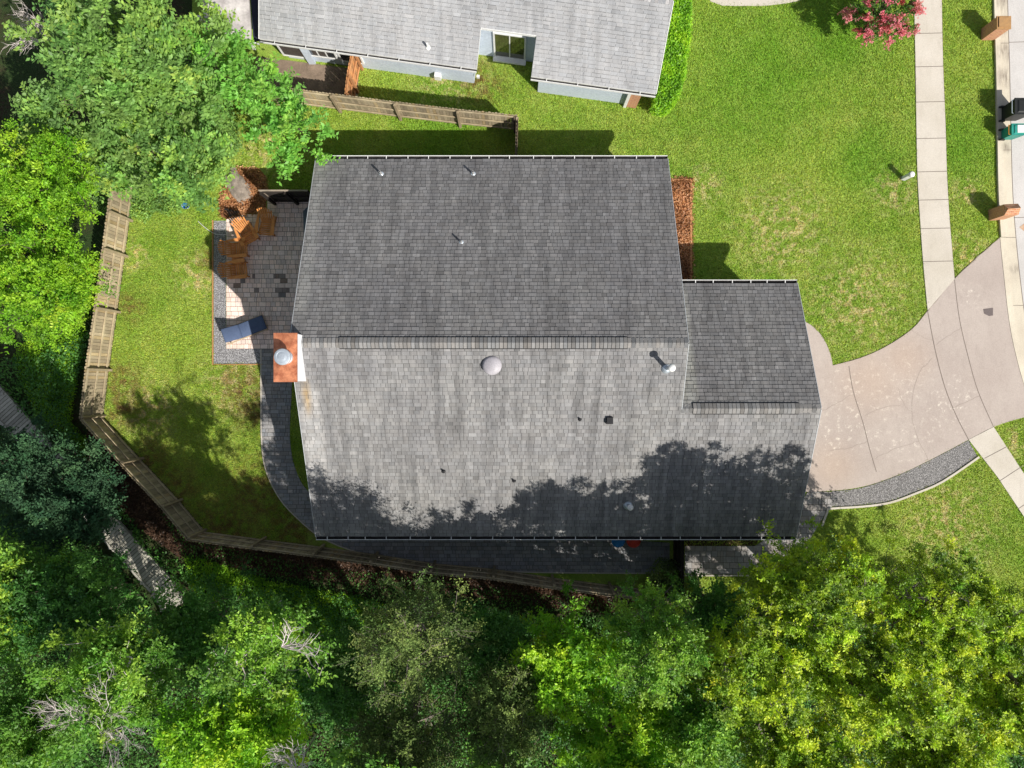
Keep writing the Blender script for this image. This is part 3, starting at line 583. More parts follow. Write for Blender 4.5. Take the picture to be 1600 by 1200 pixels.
def ngut(a0, a1, n):
    g = MB(); w_ = .115
    ins = [Q(a0, -.01, ZE - .1), Q(a1, -.01, ZE - .1), Q(a1, -w_, ZE - .1), Q(a0, -w_, ZE - .1)]; g.add(ins, [(0, 1, 2, 3)], 1)
    for t0, t1 in ((-w_ - .022, -w_),):
        g.add([Q(a0, t0, ZE - .12), Q(a1, t0, ZE - .12), Q(a1, t1, ZE - .12), Q(a0, t1, ZE - .12), Q(a0, t0, ZE + .0), Q(a1, t0, ZE + .0), Q(a1, t1, ZE + .0), Q(a0, t1, ZE + .0)], [(3, 2, 1, 0), (4, 5, 6, 7), (0, 1, 5, 4), (1, 2, 6, 5), (2, 3, 7, 6), (3, 0, 4, 7)], 0)
    go = g.build('gutter', [M['white'], M['gutter_in']], nh)
    for i in range(n):
        a = a0 + (i + .5) * (a1 - a0) / n; t = MB(); t.bar(Q(a, -.01, ZE - .005), Q(a, -w_, ZE - .005), .03, .01); t.build('gutter_strap', M['white'], go)
ngut(0, na, 7); ngut(nb, EL, 4)
for p_, q_ in ((Q(EL + .012, 0, ZE - .05), Q(EL + .012, TR, zr - .05)), (Q(-.012, 0, ZE - .05), Q(-.012, TR, zr - .05)), (Q(na, tn - .01, zt - .05), Q(nb, tn - .01, zt - .05))): b = MB(); b.bar(p_, q_, .025, .14); b.build('rake_trim', M['white'], nr)
ang = math.atan2(e.y, e.x); M['nglass'] = simple('courtyard_glass', (.035, .04, .02), (.07, .075, .03), 1.2, .08, bump=0, spec=.8)
def nopen(a, t, z, w_, h_, name, bars=1, m=None, sill=False):
    b = MB(); p = Q(a, t - .01, z); b.box(p, (w_, .05, h_), 0, ang); o = b.build(name, m or M['glass'], nh); b = MB(); tt = .07
    for s in (-1, 1): b.box(Q(a + s * (w_ / 2 + tt / 2), t - .02, z), (tt, .09, h_ + 2 * tt), 0, ang); b.box(Q(a, t - .02, z + s * (h_ / 2 + tt / 2)), (w_, .088, tt), 0, ang)
    for i in range(bars): b.box(Q(a - w_ / 2 + w_ * (i + 1) / (bars + 1), t - .03, z), (.045, .05, h_), 0, ang)
    b.build('frame', M['white'], o)
    if sill: b = MB(); b.box(Q(a, t - .12, z - h_ / 2 - .12), (w_ + .2, .26, .1), 0, ang); b.build('sill', M['white'], o)
nopen((na + nb) / 2, tn + .30, 1.27, nb - na - 1.0, 2.05, 'sliding_door', 1, M['nglass'], True)
nopen(.8, ov, 1.1, 1.0, 1.5, 'window', 0); nopen(2.15, ov, 1.2, 1.15, 1.0, 'window', 2); nopen(3.4, ov, 1.15, .9, 1.1, 'window', 0)
b = MB(); p0, p1 = Q(1.47, ov - .1, 0), Q(1.47, ov - .1, ZE - .1); b.bar(p0, p1, .12, .3); b.build('wall_post', M['siding'], nh)
X, Y = G(667, 67, 3.2); tq = (Vector((X, Y, 0)) - Vector((Bp.x, Bp.y, 0))).dot(nn); z = ZE + NS * tq; b = MB(); b.tube([(X, Y, z - .05), (X, Y, z + .33)], .045, 10); b.lathe((X, Y, z), [(.11, -.03), (.1, .03), (.05, .06)], 12); b.build('vent_pipe', M['white'], nr)
b = MB(); bx = Q(7.2, ov - .12, .5); b.box(bx, (.28, .2, .38), 0, ang); b.build('meter_box', M['white'], nh)
b = MB(); b.box(Q(9.0, ov - .05, .9), (.12, .1, .16), 0, ang); b.build('wall_vent', M['white'], nh)
b = MB(); b.prism([G(300, -140, 2.4), G(379, -140, 2.4), G(393, 64, 2.4), G(322, 55, 2.4)], 2.28, 2.4); b.build('porch_roof', M['flatroof'], nh)
b = MB(); b.prism([G(382, -140, 2.3), G(402, -140, 2.3), G(404, 60, 2.3), G(395, 63, 2.3)], 2.1, 2.22); b.build('gap_shade_strip', simple('painted_gap_shade', (.02, .024, .05), None, 4, .7), nh)  # dark strip painted as the shade in the gap between the roofs
b = MB(); b.bar((*G(388, 65, 2.4), 2.4), (*G(405, 69, 2.4), 2.4), .05, .1); b.build('porch_trim', M['white'], nh)
for X, Y in (G(330, 60, 1), G(385, 70, 1)): b = MB(); b.box((X, Y + .3, 1.14), (.14, .14, 2.28)); b.build('porch_post', M['white'], nh)

# ------------------------------------------------------------- fences
def fence(name, pts, h, inside, mat, label, seed, pk=.14, post_every=True, posts_last=True, cap_col=1.0):
    """pickets on the outer side, rails and posts on the side 'inside' (+1 left of the run)"""
    r = random.Random(seed); root = empty(name, (*pts[0], 0), label, 'fence')
    for i in range(len(pts) - 1):
        a, c = Vector((*pts[i], 0)), Vector((*pts[i + 1], 0)); d = (c - a); L = d.length; d.normalize(); s = Vector((-d.y, d.x, 0)) * inside
        b = MB(); n = max(1, int(L / pk)); ww = L / n; rz = math.atan2(d.y, d.x); tone = r.uniform(.82, 1.12)
        for k in range(n):
            p = a + d * (ww * (k + .5)) - s * (.02 + (.012 if k % 2 else 0)); hh = h + r.uniform(-.025, .02); g = tone * r.uniform(.72, 1.22)
            yel = .12 if r.random() < .16 else 0; col = (g + yel, g + yel * .4, g - yel)
            b.box(p + Vector((0, 0, hh / 2 - .02)), (ww - .012, .018, hh - .08), 0, rz, col)
            q = Matrix.Rotation(rz, 4, 'Z'); z0, z1 = hh - .06, hh
            vs = [(-.5, -.009, z0), (.5, -.009, z0), (.5, .009, z0), (-.5, .009, z0), (-.28, -.009, z1), (.28, -.009, z1), (.28, .009, z1), (-.28, .009, z1)]
            b.add([q @ Vector((x * (ww - .012), y, z)) + p for x, y, z in vs], [(4, 5, 6, 7), (0, 1, 5, 4), (1, 2, 6, 5), (2, 3, 7, 6), (3, 0, 4, 7)], 0, col)
        b.build('board_panel', mat, root)
        for z in (.28, h * .52, h - .14):
            g = tone * 1.12; b = MB(); b.bar(a + s * .03 + Vector((0, 0, z)), c + s * .03 + Vector((0, 0, z)), .045, .09, 0, (g, g, g * .98)); b.build('rail', mat, root)
    for i, p in enumerate(pts):
        if i == len(pts) - 1 and not posts_last: break
        j = min(i, len(pts) - 2); d = (Vector(pts[j + 1]) - Vector(pts[j])).normalized(); s = Vector((-d.y, d.x)) * inside; b = MB()
        b.box((p[0] + s.x * .1, p[1] + s.y * .1, h / 2 - .02), (.1, .1, h - .02), 0, math.atan2(d.y, d.x), (.9, .88, .84)); b.build('post', mat, root)
    return root
def subdiv(pts, L):
    out = []
    for a, c in zip(pts, pts[1:]):
        n = max(1, round(math.dist(a, c) / L))
        for k in range(n): out.append((a[0] + (c[0] - a[0]) * k / n, a[1] + (c[1] - a[1]) * k / n))
    return out + [pts[-1]]
d0 = (Vector(fence_base[0]) - Vector(fence_base[1])).normalized() * 2.4
fence('board_fence', [tuple(Vector(fence_base[0]) + d0)] + fence_base, 1.84, 1, M['fence'], 'long weathered picket fence bending around the backyard and side path', 21)
nf = subdiv(GP([(436, 160), (533, 172), (627, 184), (720, 195), (808, 204)]), 2.6)
fence('board_fence', nf, 1.84, -1, M['fence'], 'yellowed picket fence between the two houses, standing in lawn', 22)
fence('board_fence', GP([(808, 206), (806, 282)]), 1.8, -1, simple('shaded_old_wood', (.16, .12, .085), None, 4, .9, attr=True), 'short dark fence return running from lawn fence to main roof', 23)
fence('board_fence', GP([(563, 108), (556, 144), (553, 176)][:2] + [(553, 171)]), 1.75, 1, M['fence_new'], "short orange picket fence reaching the neighbour's pale wall", 24)
fence('board_fence', GP([(1053, 822), (1053, 875), (1053, 926)]), 1.8, -1, M['fence_dark'], 'dark fence crossing the paved path south of the house', 25)
fence('patio_screen', GP([(430.5, 316), (466, 316), (500, 316)]), 1.98, -1, M['fence_dark'], 'low black screen with pale top rail at patio north end', 26, .2)
for o in [x for x in bpy.data.objects if x.name.startswith('patio_screen')]:
    b = MB(); b.bar((*G(428, 316), 2.0), (*G(500, 316), 2.0), .06, .04)
    b.bar((*G(430.5, 316), 0), (*G(430.5, 316), 2.0), .07, .07); b.bar((*G(466, 316.5), 0), (*G(466, 316.5), 2.0), .04, .05); b.build('top_rail', simple('tan_rail', (.34, .28, .22), None, 4, .8), o)
# boardwalk beyond the fence
cl = [(-60, 562), (8, 640), (60, 697), (175, 830), (252, 915), (274, 950)]
root = empty('boardwalk', (*G(150, 800, .4), 0), 'grey plank boardwalk running between dark trees outside the fence', 'boardwalk')
line = [Vector((*G(x, y, .45), .45)) for x, y in cl]; b = MB(); r = random.Random(4); b2 = MB()
for a, c in zip(line, line[1:]):
    d = (c - a); L = d.length; d.normalize(); n = int(L / .14); rz = math.atan2(d.y, d.x)
    for k in range(n):
        g = r.uniform(.7, 1.25); b.box(a + d * (L * (k + .5) / n) + Vector((0, 0, r.uniform(-.004, .004))), (L / n - .022, 1.02, .035), 0, rz, (g, g, g * .97))
    s = Vector((-d.y, d.x, 0)); p0, p1 = a + Vector((0, 0, .04)), c + Vector((0, 0, .04)); b2.bar(p0 - s * .50, p1 - s * .50, .09, .05); b2.bar(a + s * .45 - Vector((0, 0, .12)), c + s * .45 - Vector((0, 0, .12)), .05, .18)
b.build('deck_planks', M['plank'], root); b2.build('edge_rail', M['plank'], root)
for a, c in zip(line, line[1:]):
    d = (c - a).normalized(); s = Vector((-d.y, d.x, 0))
    for t in (.15, .8):
        for q in (-.56, .4): p = a.lerp(c, t) + s * q; b = MB(); b.box((p.x, p.y, .24), (.1, .1, .56)); b.build('post', M['plank'], root)

# ------------------------------------------------------------- patio furniture
def copy_tree(o, parent=None):
    c = o.copy(); scn.collection.objects.link(c); c.parent = parent
    for ch in list(o.children): copy_tree(ch, c)
    return c
def place(o, px, py, z, fx, fy): X, Y = G(px, py, z); o.location = (X, Y, .032); o.rotation_euler = (0, 0, math.atan2(fy, fx)); o.scale = (1.02, 1.0, 1.0)
def adirondack():                                            # faces +X
    t = empty('adirondack_chair', (0, 0, 0), 'x', 'chair'); b = MB(); r = random.Random(2)
    for k in range(6):
        x = .08 + k * .088; z = .27 + k * .024; g = r.uniform(.88, 1.12); b.box((x, 0, z), (.062, .54, .022), 0, 0, (g, g, g), M=Matrix.Rotation(-.26, 4, 'Y'))
    b.build('seat', M['teak'], t); b = MB()
    for k in range(7):
        q = (k - 3) / 3; g = r.uniform(.86, 1.12); L = .88 - .12 * q * q; a = Vector((.02, q * .20, .26)); c = Vector((.02 - L * .60, q * .31, .26 + L * .80)); b.bar(a, c, .060, .02, 0, (g, g, g))
    for f in (.25, .7): b.bar((-.02 - .50 * f, -.27, .24 + .68 * f), (-.02 - .50 * f, .27, .24 + .68 * f), .06, .025, 0, (.8, .8, .8))
    b.build('backrest', M['teak'], t)
    for s in (-1, 1):
        b = MB(); b.add([(x, y, z) for z in (.53, .555) for x, y in ((-.30, s * .30), (.52, s * .27), (.56, s * .32), (.54, s * .44), (.3, s * .44), (-.30, s * .37))], [(0, 1, 2, 3, 4, 5), (6, 7, 8, 9, 10, 11)] + [(i, (i + 1) % 6, 6 + (i + 1) % 6, 6 + i) for i in range(6)], 0, (1.12, 1.1, 1.1)); b.build('armrest', M['teak'], t)
        b = MB(); b.box((.47, s * .32, .265), (.09, .03, .53)); b.build('leg', M['teak'], t)
        b = MB(); b.bar((.5, s * .285, .34), (-.35, s * .285, .05), .03, .12); b.build('leg', M['teak'], t)
    return t
ch0 = adirondack()
for i, (px, py, fx, fy, lab) in enumerate([(419, 349, -.13, -.99, 'orange wooden armchair nearest the house, back towards the mulch'), (386.5, 363, .47, -.88, 'orange wooden armchair with its backrest half in sunlight'), (369.5, 390, .99, .08, 'orange wooden armchair directly above the small side table'), (369, 423.4, .98, .14, 'orange wooden armchair lowest of the row, below side table')]):
    o = ch0 if i == 0 else copy_tree(ch0); place(o, px, py, .2, fx, fy); tag(o, lab, 'chair', 'orange wooden armchairs on the patio')
root = empty('side_table', (*G(370.5, 407, .4), .032), 'small orange slatted table between the two lowest armchairs', 'table'); b = MB(); X, Y = G(370.5, 407, .4)
for k in range(4): b.box((X, Y + (k - 1.5) * .085, .46), (.42, .075, .02), 0, 0, (1.1, 1.08, 1.05))
b.build('tabletop', M['teak'], root)
for sx in (-1, 1):
    for sy in (-1, 1): b = MB(); b.box((X + sx * .17, Y + sy * .13, .24), (.04, .04, .42)); b.build('leg', M['teak'], root)
# lounger
root = empty('sun_lounger', (0, 0, 0), 'navy cushioned sun lounger half in the house shade on patio', 'sun lounger')
b = MB()                                                     # foot at +X, head at -X
for s in (-1, 1): b.bar((-.95, s * .33, .27), (.95, s * .33, .27), .05, .08)
for x in (-.92, .0, .92): b.box((x, 0, .27), (.05, .62, .05))
b.build('frame', M['lightwood'], root)
for sx in (-.85, .85):
    for s in (-1, 1): b = MB(); b.box((sx, s * .33, .13), (.06, .05, .25)); b.build('leg', M['lightwood'], root)
def pad(b, a, c, w_, th):
    a, c = Vector(a), Vector(c); d = c - a; L = d.length; q = d.to_track_quat('X', 'Z').to_matrix().to_4x4(); n = 9
    vs = []; prof = [(-1, -.35), (-.97, .25), (-.85, .5), (.85, .5), (.97, .25), (1, -.35), (.85, -.5), (-.85, -.5)]
    for i in range(n):
        f = i / (n - 1); e_ = 1 - .12 * (abs(2 * f - 1) ** 6)
        for y, z in prof: vs.append(q @ Vector(((f - .5) * L, y * w_ / 2 * (1 - .02 * (1 - e_)), z * th * e_)) + (a + c) / 2)
    k = len(prof); b.add(vs, [(i * k + j, i * k + (j + 1) % k, (i + 1) * k + (j + 1) % k, (i + 1) * k + j) for i in range(n - 1) for j in range(k)] + [tuple(range(k - 1, -1, -1)), tuple((n - 1) * k + j for j in range(k))])
b = MB(); pad(b, (-.18, 0, .36), (.95, 0, .36), .64, .09); pad(b, (-.2, 0, .37), (.28, 0, .365), .635, .095); b.build('seat_cushion', M['navy'], root, True)
b = MB(); pad(b, (-.86, 0, .74), (-.19, 0, .37), .64, .09); b.build('back_cushion', M['navy'], root, True)
b = MB(); b.bar((-.60, 0, .27), (-.78, 0, .62), .4, .03); b.build('back_support', M['lightwood'], root)
X, Y = G(383, 515, .3); root.location = (X, Y, .032); root.rotation_euler = (0, 0, math.atan2(.36, .93))
# fire rack, cable, boulder, blue toy, tubs
b = MB(); X, Y = G(364, 332)
for k in range(7): b.bar((X - .28 + k * .09, Y + .16 - k * .025, .22), (X - .02 + k * .09, Y - .20 - k * .012, .25), .028, .03)
b.bar((X - .32, Y + .1, .2), (X + .34, Y - .04, .2), .03, .04); b.bar((X - .1, Y - .22, .22), (X + .5, Y - .3, .22), .03, .04)
for q in ((-.25, .08), (.3, -.02), (-.05, -.2), (.45, -.28)): b.box((X + q[0], Y + q[1], .1), (.03, .03, .22))
tag(b.build('metal_rack', M['dark_metal']), 'dark slatted metal rack behind the sunlit armchair', 'rack')
b = MB(); q = [G(x, y) for x, y in smooth_line([(310, 346), (320, 355), (333, 364), (345, 367), (354, 366), (352, 360)], 5)]; b.tube([(x, y, .03) for x, y in q], .013, 5); tag(b.build('cable', M['white']), 'thin white cable trailing from the lawn onto patio', 'cable')
def blob(name, X, Y, sx, sy, sz, m, seed, label, cat, z=0, rz=0):
    me = bpy.data.meshes.new(name); import bmesh; bm = bmesh.new(); bmesh.ops.create_icosphere(bm, subdivisions=4, radius=1)
    for v in bm.verts:
        n = noise.fractal(v.co * 1.1 + Vector((seed, 0, 0)), 1, 2, 4); v.co *= 1 + .35 * n; v.co = Vector((v.co.x * sx, v.co.y * sy, max(-.2, v.co.z) * sz))
    bm.to_mesh(me); bm.free(); me.materials.append(m); o = bpy.data.objects.new(name, me); scn.collection.objects.link(o); o.location = (X, Y, z); o.rotation_euler = (0, 0, rz); return tag(o, label, cat)
X, Y = G(373, 291); blob('boulder', X, Y, .45, .85, .22, M['rock'], 3.3, 'flat brown weathered rock lying in the orange mulch', 'rock', 0, .5)
X, Y = G(293, 322); b = MB(); b.lathe((X, Y, 0), [(.10, 0), (.16, .22), (.18, .23), (.17, .2), (.11, .03), (.01, .02)], 16); bk = empty('bucket', (X, Y, 0), 'small blue bucket lying by the bright leafy tree edge', 'bucket'); b.build('bucket_body', M['blue'], bk)
b = MB(); b.tube([(X - .17, Y, .22), (X - .1, Y - .15, .2), (X + .1, Y - .15, .2), (X + .17, Y, .22)], .01, 5); b.build('handle', M['white'], bk)
for (px, m, lab, s) in ((966, 'blue', 'blue plastic tub peeping out below the south gutter', .26), (990, 'red', 'red plastic tub peeping out below the south gutter', .27)):
    X, Y = G(px, 845, .45); t = empty('plastic_tub', (X, Y, .03), lab, 'tub'); b = MB(); b.lathe((X, Y, .03), [(s * .8, 0), (s, .38), (s + .03, .4), (s - .02, .4), (s * .75, .05), (.01, .05)], 22); b.build('tub_body', M[m], t)
    b = MB(); b.lathe((X, Y, .43), [(s + .04, 0), (s + .04, .03), (s * .8, .06), (.01, .07)], 22); b.build('lid', M[m], t)

# ------------------------------------------------------------- street side objects
for (px, py, rz, hh, gable, lab) in ((1543, 54, 0.0, 1.05, False, 'squat orange-brown brick mailbox pillar at the top right kerb'), (1555, 336, 0.05, 1.05, True, 'red brick mailbox pillar with peaked top beside driveway grass')):
    X, Y = G(px, py); sx, sy = (.58, .52) if not gable else (.62, .48); t = empty('mailbox_pillar', (X, Y, 0), lab, 'mailbox pillar', 'brick mailbox pillars along the kerb')
    b = MB(); b.box((X, Y, hh / 2), (sx, sy, hh), 0, rz); b.build('brick_body', M['brick'], t)
    b = MB()
    if gable:
        q = Matrix.Rotation(rz, 4, 'Z'); vs = [(-sx / 2, -sy / 2, 0), (sx / 2, -sy / 2, 0), (sx / 2, sy / 2, 0), (-sx / 2, sy / 2, 0), (-sx * .42, 0, .2), (sx * .42, 0, .24)]
        b.add([q @ Vector(v) + Vector((X, Y, hh + .003)) for v in vs], [(0, 1, 5, 4), (2, 3, 4, 5), (1, 2, 5), (3, 0, 4)])
    else: b.box((X, Y, hh + .03), (sx + .04, sy + .04, .06), 0, rz); b.box((X, Y, hh + .08), (sx - .1, sy - .1, .05), 0, rz)
    b.build('cap', M['brick'] if gable else simple('ochre_cap', (.42, .24, .10), (.32, .19, .09), 8, .9), t)
    b = MB(); b.box((X + sx / 2 + .01, Y, hh * .78), (.03, .2, .22), 0, rz); b.build('mailbox_door', M['dark_metal'], t)
X, Y = G(1411, 279.5); t = empty('utility_post', (X, Y, 0), 'short white utility post on grass beside the sidewalk', 'post'); b = MB(); b.box((X, Y, .37), (.17, .15, .74), 0, -.3); b.build('post_body', M['white'], t)
b = MB(); b.lathe((X, Y, .74), [(.12, -.06), (.13, 0), (.1, .05), (.03, .07)], 16); b.build('post_cap', M['white'], t)
def bin_(X, Y, sx, sy, h, m, name, lab, sheet, hm):
    t = empty('wheelie_bin', (X, Y, 0), lab, 'bin', 'wheelie bins on the kerb'); b = MB(); b.box((X, Y, h / 2 + .03), (sx * .8, sy * .82, h - .06), 0, 0, None, None, 1.22); b.build('body', m, t)
    b = MB(); b.box((X + .02, Y, h + .02), (sx * 1.06, sy * 1.05, .05)); b.box((X + .03, Y, h + .06), (sx * .85, sy * .85, .05), 0, 0, None, None, .8); lid = b.build('lid', m, t)
    b = MB(); x = X - sx * .5 - .1; b.tube([(X - sx * .48, Y - sy * .42, h - .04), (x, Y - sy * .42, h), (x, Y + sy * .42, h), (X - sx * .48, Y + sy * .42, h - .04)], .018, 6); b.build('handle', hm, t)
    for s in (-1, 1): b = MB(); q = Matrix.Rotation(R(90), 4, 'X'); b.lathe((X - sx * .42, Y + s * sy * .46, .13), [(.02, -.03), (.13, -.03), (.13, .03), (.02, .03)], 16, axis=q); b.build('wheel', M['bin_black'], t)
    if sheet: b = MB(); b.box((X + .1, Y, h + .092), (sx * .58, sy * .7, .008)); b.build('label_panel', M['white'], lid)
X, Y = G(1562, 180); bin_(X + .35, Y, .82, .68, 1.05, M['bin_black'], 'b', 'large black wheeled bin standing at the kerb edge', False, M['metal'])
X, Y = G(1562, 214); bin_(X + .26, Y + .05, .62, .48, .82, M['bin_green'], 'g', 'small green bin with white panel on its lid', True, M['orange'])

# ------------------------------------------------------------- vegetation
def quads(P, D, S, L, W):
    """diamond leaves: base P, axis D, side S"""
    a = P; t = P + D * L[:, None]; m = P + D * (L * .45)[:, None]; s = S * (W / 2)[:, None]
    return np.stack([a, m - s, t, m + s], 1)
def norm(v): return v / np.maximum(np.linalg.norm(v, axis=1, keepdims=True), 1e-6)
def foliage(C, outd, rad, tw, lp, leaf, pal, rs, style='plain', up=.35, wl=.5, bk=None):
    """C clump centres, outd outward dirs; tw twigs each, lp leaves per twig"""
    n = len(C); nt = n * tw; ci = np.repeat(np.arange(n), tw)
    d = norm(outd[ci] * .7 + rs.normal(0, .75, (nt, 3)) + np.array([0, 0, up])); tl = rad[ci] * rs.uniform(.6, 1.35, nt); O = C[ci] + rs.normal(0, .12, (nt, 3)) * rad[ci][:, None]
    nl = nt * lp; ti = np.repeat(np.arange(nt), lp); f = np.tile(np.linspace(.1, 1, lp), nt) + rs.uniform(-.05, .05, nl)
    dd = d[ti].copy(); P = O[ti] + dd * (tl[ti] * f)[:, None]; P[:, 2] -= (f ** 2) * tl[ti] * .28
    side = norm(np.cross(dd, np.array([0, 0, 1.0])) + 1e-4); sgn = np.where(np.tile(np.arange(lp), nt) % 2 == 0, 1, -1)[:, None]
    if style == 'pinnate':
        D = norm(side * sgn + dd * .45 + rs.normal(0, .18, (nl, 3))); P = P + rs.normal(0, .008, (nl, 3))
    else:
        D = norm(side * sgn * .7 + dd * .5 + rs.normal(0, .6, (nl, 3))); P = P + rs.normal(0, .05, (nl, 3)) * rad[ci][ti][:, None]
    Nn = norm(np.array([0, 0, 1.0]) + rs.normal(0, .42 if style != 'pinnate' else .35, (nl, 3))); S = norm(np.cross(D, Nn))
    L = leaf * rs.uniform(.5, 1.5, nl); V = quads(P, D, S, L, L * wl)
    pal = np.array(pal); bk = np.zeros(n) if bk is None else bk; k = np.clip((rs.beta(1.5, 1.5, n) * .7 + bk)[ci][ti] + rs.uniform(0, .3, nl) , 0, .999) * (len(pal) - 1); i = k.astype(int); fr = (k - i)[:, None]
    c = pal[i] * (1 - fr) + pal[np.minimum(i + 1, len(pal) - 1)] * fr; c = c * rs.uniform(.75, 1.3, (nl, 1)) * (1 + rs.normal(0, .05, (n, 3))[ci][ti] * np.array([1.3, .6, 1.0])); c = np.clip(c, .004, .9); return V, c, (O, d, tl)
def tubes_np(segs, n=4):
    """segs: list of (p,q,rp,rq) arrays -> quads"""
    P = np.array([s[0] for s in segs]); Q_ = np.array([s[1] for s in segs]); rp = np.array([s[2] for s in segs]); rq = np.array([s[3] for s in segs])
    d = norm(Q_ - P); ref = np.where(np.abs(d[:, 2:3]) < .9, np.array([[0, 0, 1.0]]), np.array([[1.0, 0, 0]])); u = norm(np.cross(d, ref)); v = np.cross(d, u); out = []
    for k in range(n):
        a0, a1 = 2 * math.pi * k / n, 2 * math.pi * (k + 1) / n; e0 = u * math.cos(a0) + v * math.sin(a0); e1 = u * math.cos(a1) + v * math.sin(a1)
        out.append(np.stack([P + e0 * rp[:, None], P + e1 * rp[:, None], Q_ + e1 * rq[:, None], Q_ + e0 * rq[:, None]], 1))
    return np.concatenate(out).reshape(-1, 3)
PAL = {
 'pinnate': [(.10, .20, .05), (.155, .29, .07), (.22, .40, .085), (.40, .54, .09)],
 'sapling': [(.13, .31, .05), (.19, .44, .07), (.34, .55, .07)],
 'lime': [(.09, .24, .012), (.19, .40, .02), (.34, .55, .035)],
 'blue': [(.03, .07, .035), (.05, .115, .055), (.075, .16, .07)],
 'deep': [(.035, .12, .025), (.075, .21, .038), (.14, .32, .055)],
 'chip': [(.16, .07, .035), (.42, .20, .09), (.70, .42, .23)],
 'litter': [(.03, .02, .013), (.075, .045, .028), (.22, .13, .085)],
 'mid': [(.075, .19, .03), (.16, .34, .04), (.33, .53, .06)],
 'olive': [(.07, .11, .035), (.12, .18, .05), (.22, .30, .08)],
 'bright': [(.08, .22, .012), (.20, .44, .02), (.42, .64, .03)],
 'yellow': [(.10, .19, .022), (.22, .36, .025), (.39, .55, .03), (.60, .72, .05)],
}
def make_tree(name, label, px, py, zc, rpx, rpy, rz, pal, seed, ncl=90, tw=12, lp=14, leaf=.11, style='plain', crad=.55, wl=.5, bark='bark', twigs=0, group=None, lobes=.35, hollow=2.2, mat='leaf', bough=11):
    rs = np.random.RandomState(seed); k = (H - zc) / F; cx, cy = G(px, py, zc); rx, ry = rpx * k, rpy * k; C0 = np.array([cx, cy, zc])
    ln = 1 + .5 * (H / (H - zc) - 1); base = np.array([cx * ln + rs.uniform(-.4, .4), cy * ln + rs.uniform(-.4, .4), -.05]); top = np.array([cx, cy, zc - rz * .35])
    root = empty(name, tuple(base[:2]) + (0,), label, 'tree' if 'tree' in name else 'shrub', group)
    D = norm(rs.normal(0, 1, (ncl * 3, 3))); D = D[(D[:, 2] > -.45) | (rs.rand(len(D)) < .25)][:ncl]
    sh_ = np.array([1 + lobes * 2 * noise.noise(Vector((d[0] * 1.6 + seed, d[1] * 1.6, d[2] * 1.6))) for d in D]); rr = rs.rand(len(D)) ** (1 / hollow) * sh_
    Cc = C0 + D * rr[:, None] * np.array([rx - crad * .5, ry - crad * .5, rz]); Cc[:, 2] = np.maximum(Cc[:, 2], .4)
    if style == 'plain':
        nb = max(5, int(ncl / bough)); kd = norm(rs.normal(0, 1, (nb * 4, 3))); kd = kd[kd[:, 2] > -.35][:nb]
        kr = rs.uniform(.45, 1, nb) ** .6 * (1 + lobes * rs.uniform(-.5, .5, nb)); bc = C0 + kd * kr[:, None] * np.array([max(rx - 1.0, .5), max(ry - 1.0, .5), rz * .85])
        bi = np.arange(ncl) % nb; od = norm(rs.normal(0, 1, (ncl, 3)) + np.array([0, 0, .25])); br_ = rs.uniform(.75, 1.35, nb)[bi]
        Cc = bc[bi] + od * (rs.rand(ncl) ** .45 * br_)[:, None] * np.array([1.0, 1.0, .6]); D = od; bk = rs.uniform(-.34, .34, nb)[bi]
    else: bk = np.zeros(len(Cc))
    if name not in ('sapling_tree', 'leafy_tree'):
        ns = ncl // 5; f_ = rs.uniform(.25, .8, ns)[:, None]; Cs = base * (1 - f_) + C0 * f_ + rs.normal(0, 1, (ns, 3)) * np.array([.8, .8, .3]); Cs[:, 2] = np.maximum(Cs[:, 2], .5)
        Cc = np.vstack([Cc, Cs]); D = np.vstack([D, norm(rs.normal(0, 1, (ns, 3)))]); bk = np.concatenate([bk, np.full(ns, -.1)])
    order = np.argsort(np.linalg.norm(Cc - top, axis=1)); nodes = [base, (base * .5 + top * .5) + rs.normal(0, .12, 3), top]; par = [-1, 0, 1]; depth = [0, 0, 0]
    endn = []
    for o in order:
        c = Cc[o]; A_ = np.array(nodes[1:]); dist = np.linalg.norm(A_ - c, axis=1) + .3 * np.linalg.norm(A_ - top, axis=1) + np.maximum(0, A_[:, 2] - c[2] + .1) * .8
        j = int(np.argmin(dist)) + 1; m = (nodes[j] * .5 + c * .5) + rs.normal(0, .09, 3) - np.array([0, 0, .05]); nodes.append(m); par.append(j); nodes.append(c); par.append(len(nodes) - 2); endn.append(len(nodes) - 1)
    cnt = [0.0] * len(nodes)
    for i in endn: cnt[i] += 1
    for i in range(len(nodes) - 1, 0, -1): cnt[par[i]] += cnt[i] if cnt[i] else 0
    r0 = .009; rad = [r0 * max(1, c_) ** .55 for c_ in cnt]
    segs = [(nodes[par[i]], nodes[i], rad[par[i]] if par[i] > 2 else max(rad[i], rad[i]) * 1.15, rad[i]) for i in range(1, len(nodes))]
    outd = norm(Cc - C0 + np.array([0, 0, rz * .3])) * .6 + D * .6; cr = crad * rs.uniform(.7, 1.3, len(Cc)); V, c, (O, d, tl) = foliage(Cc, outd, cr, tw, lp, leaf, PAL[pal], rs, style, wl=wl, bk=bk)
    if twigs:
        for i in rs.choice(len(O), min(twigs, len(O)), replace=False): e_ = O[i] + d[i] * tl[i] * .95; e_[2] -= tl[i] * .2; segs.append((O[i], e_, .012, .004))
    np_mesh('trunk', tubes_np(segs, 6), 4, M[bark], None, root); np_mesh('crown', V, 4, M[mat], c, root)
    return root
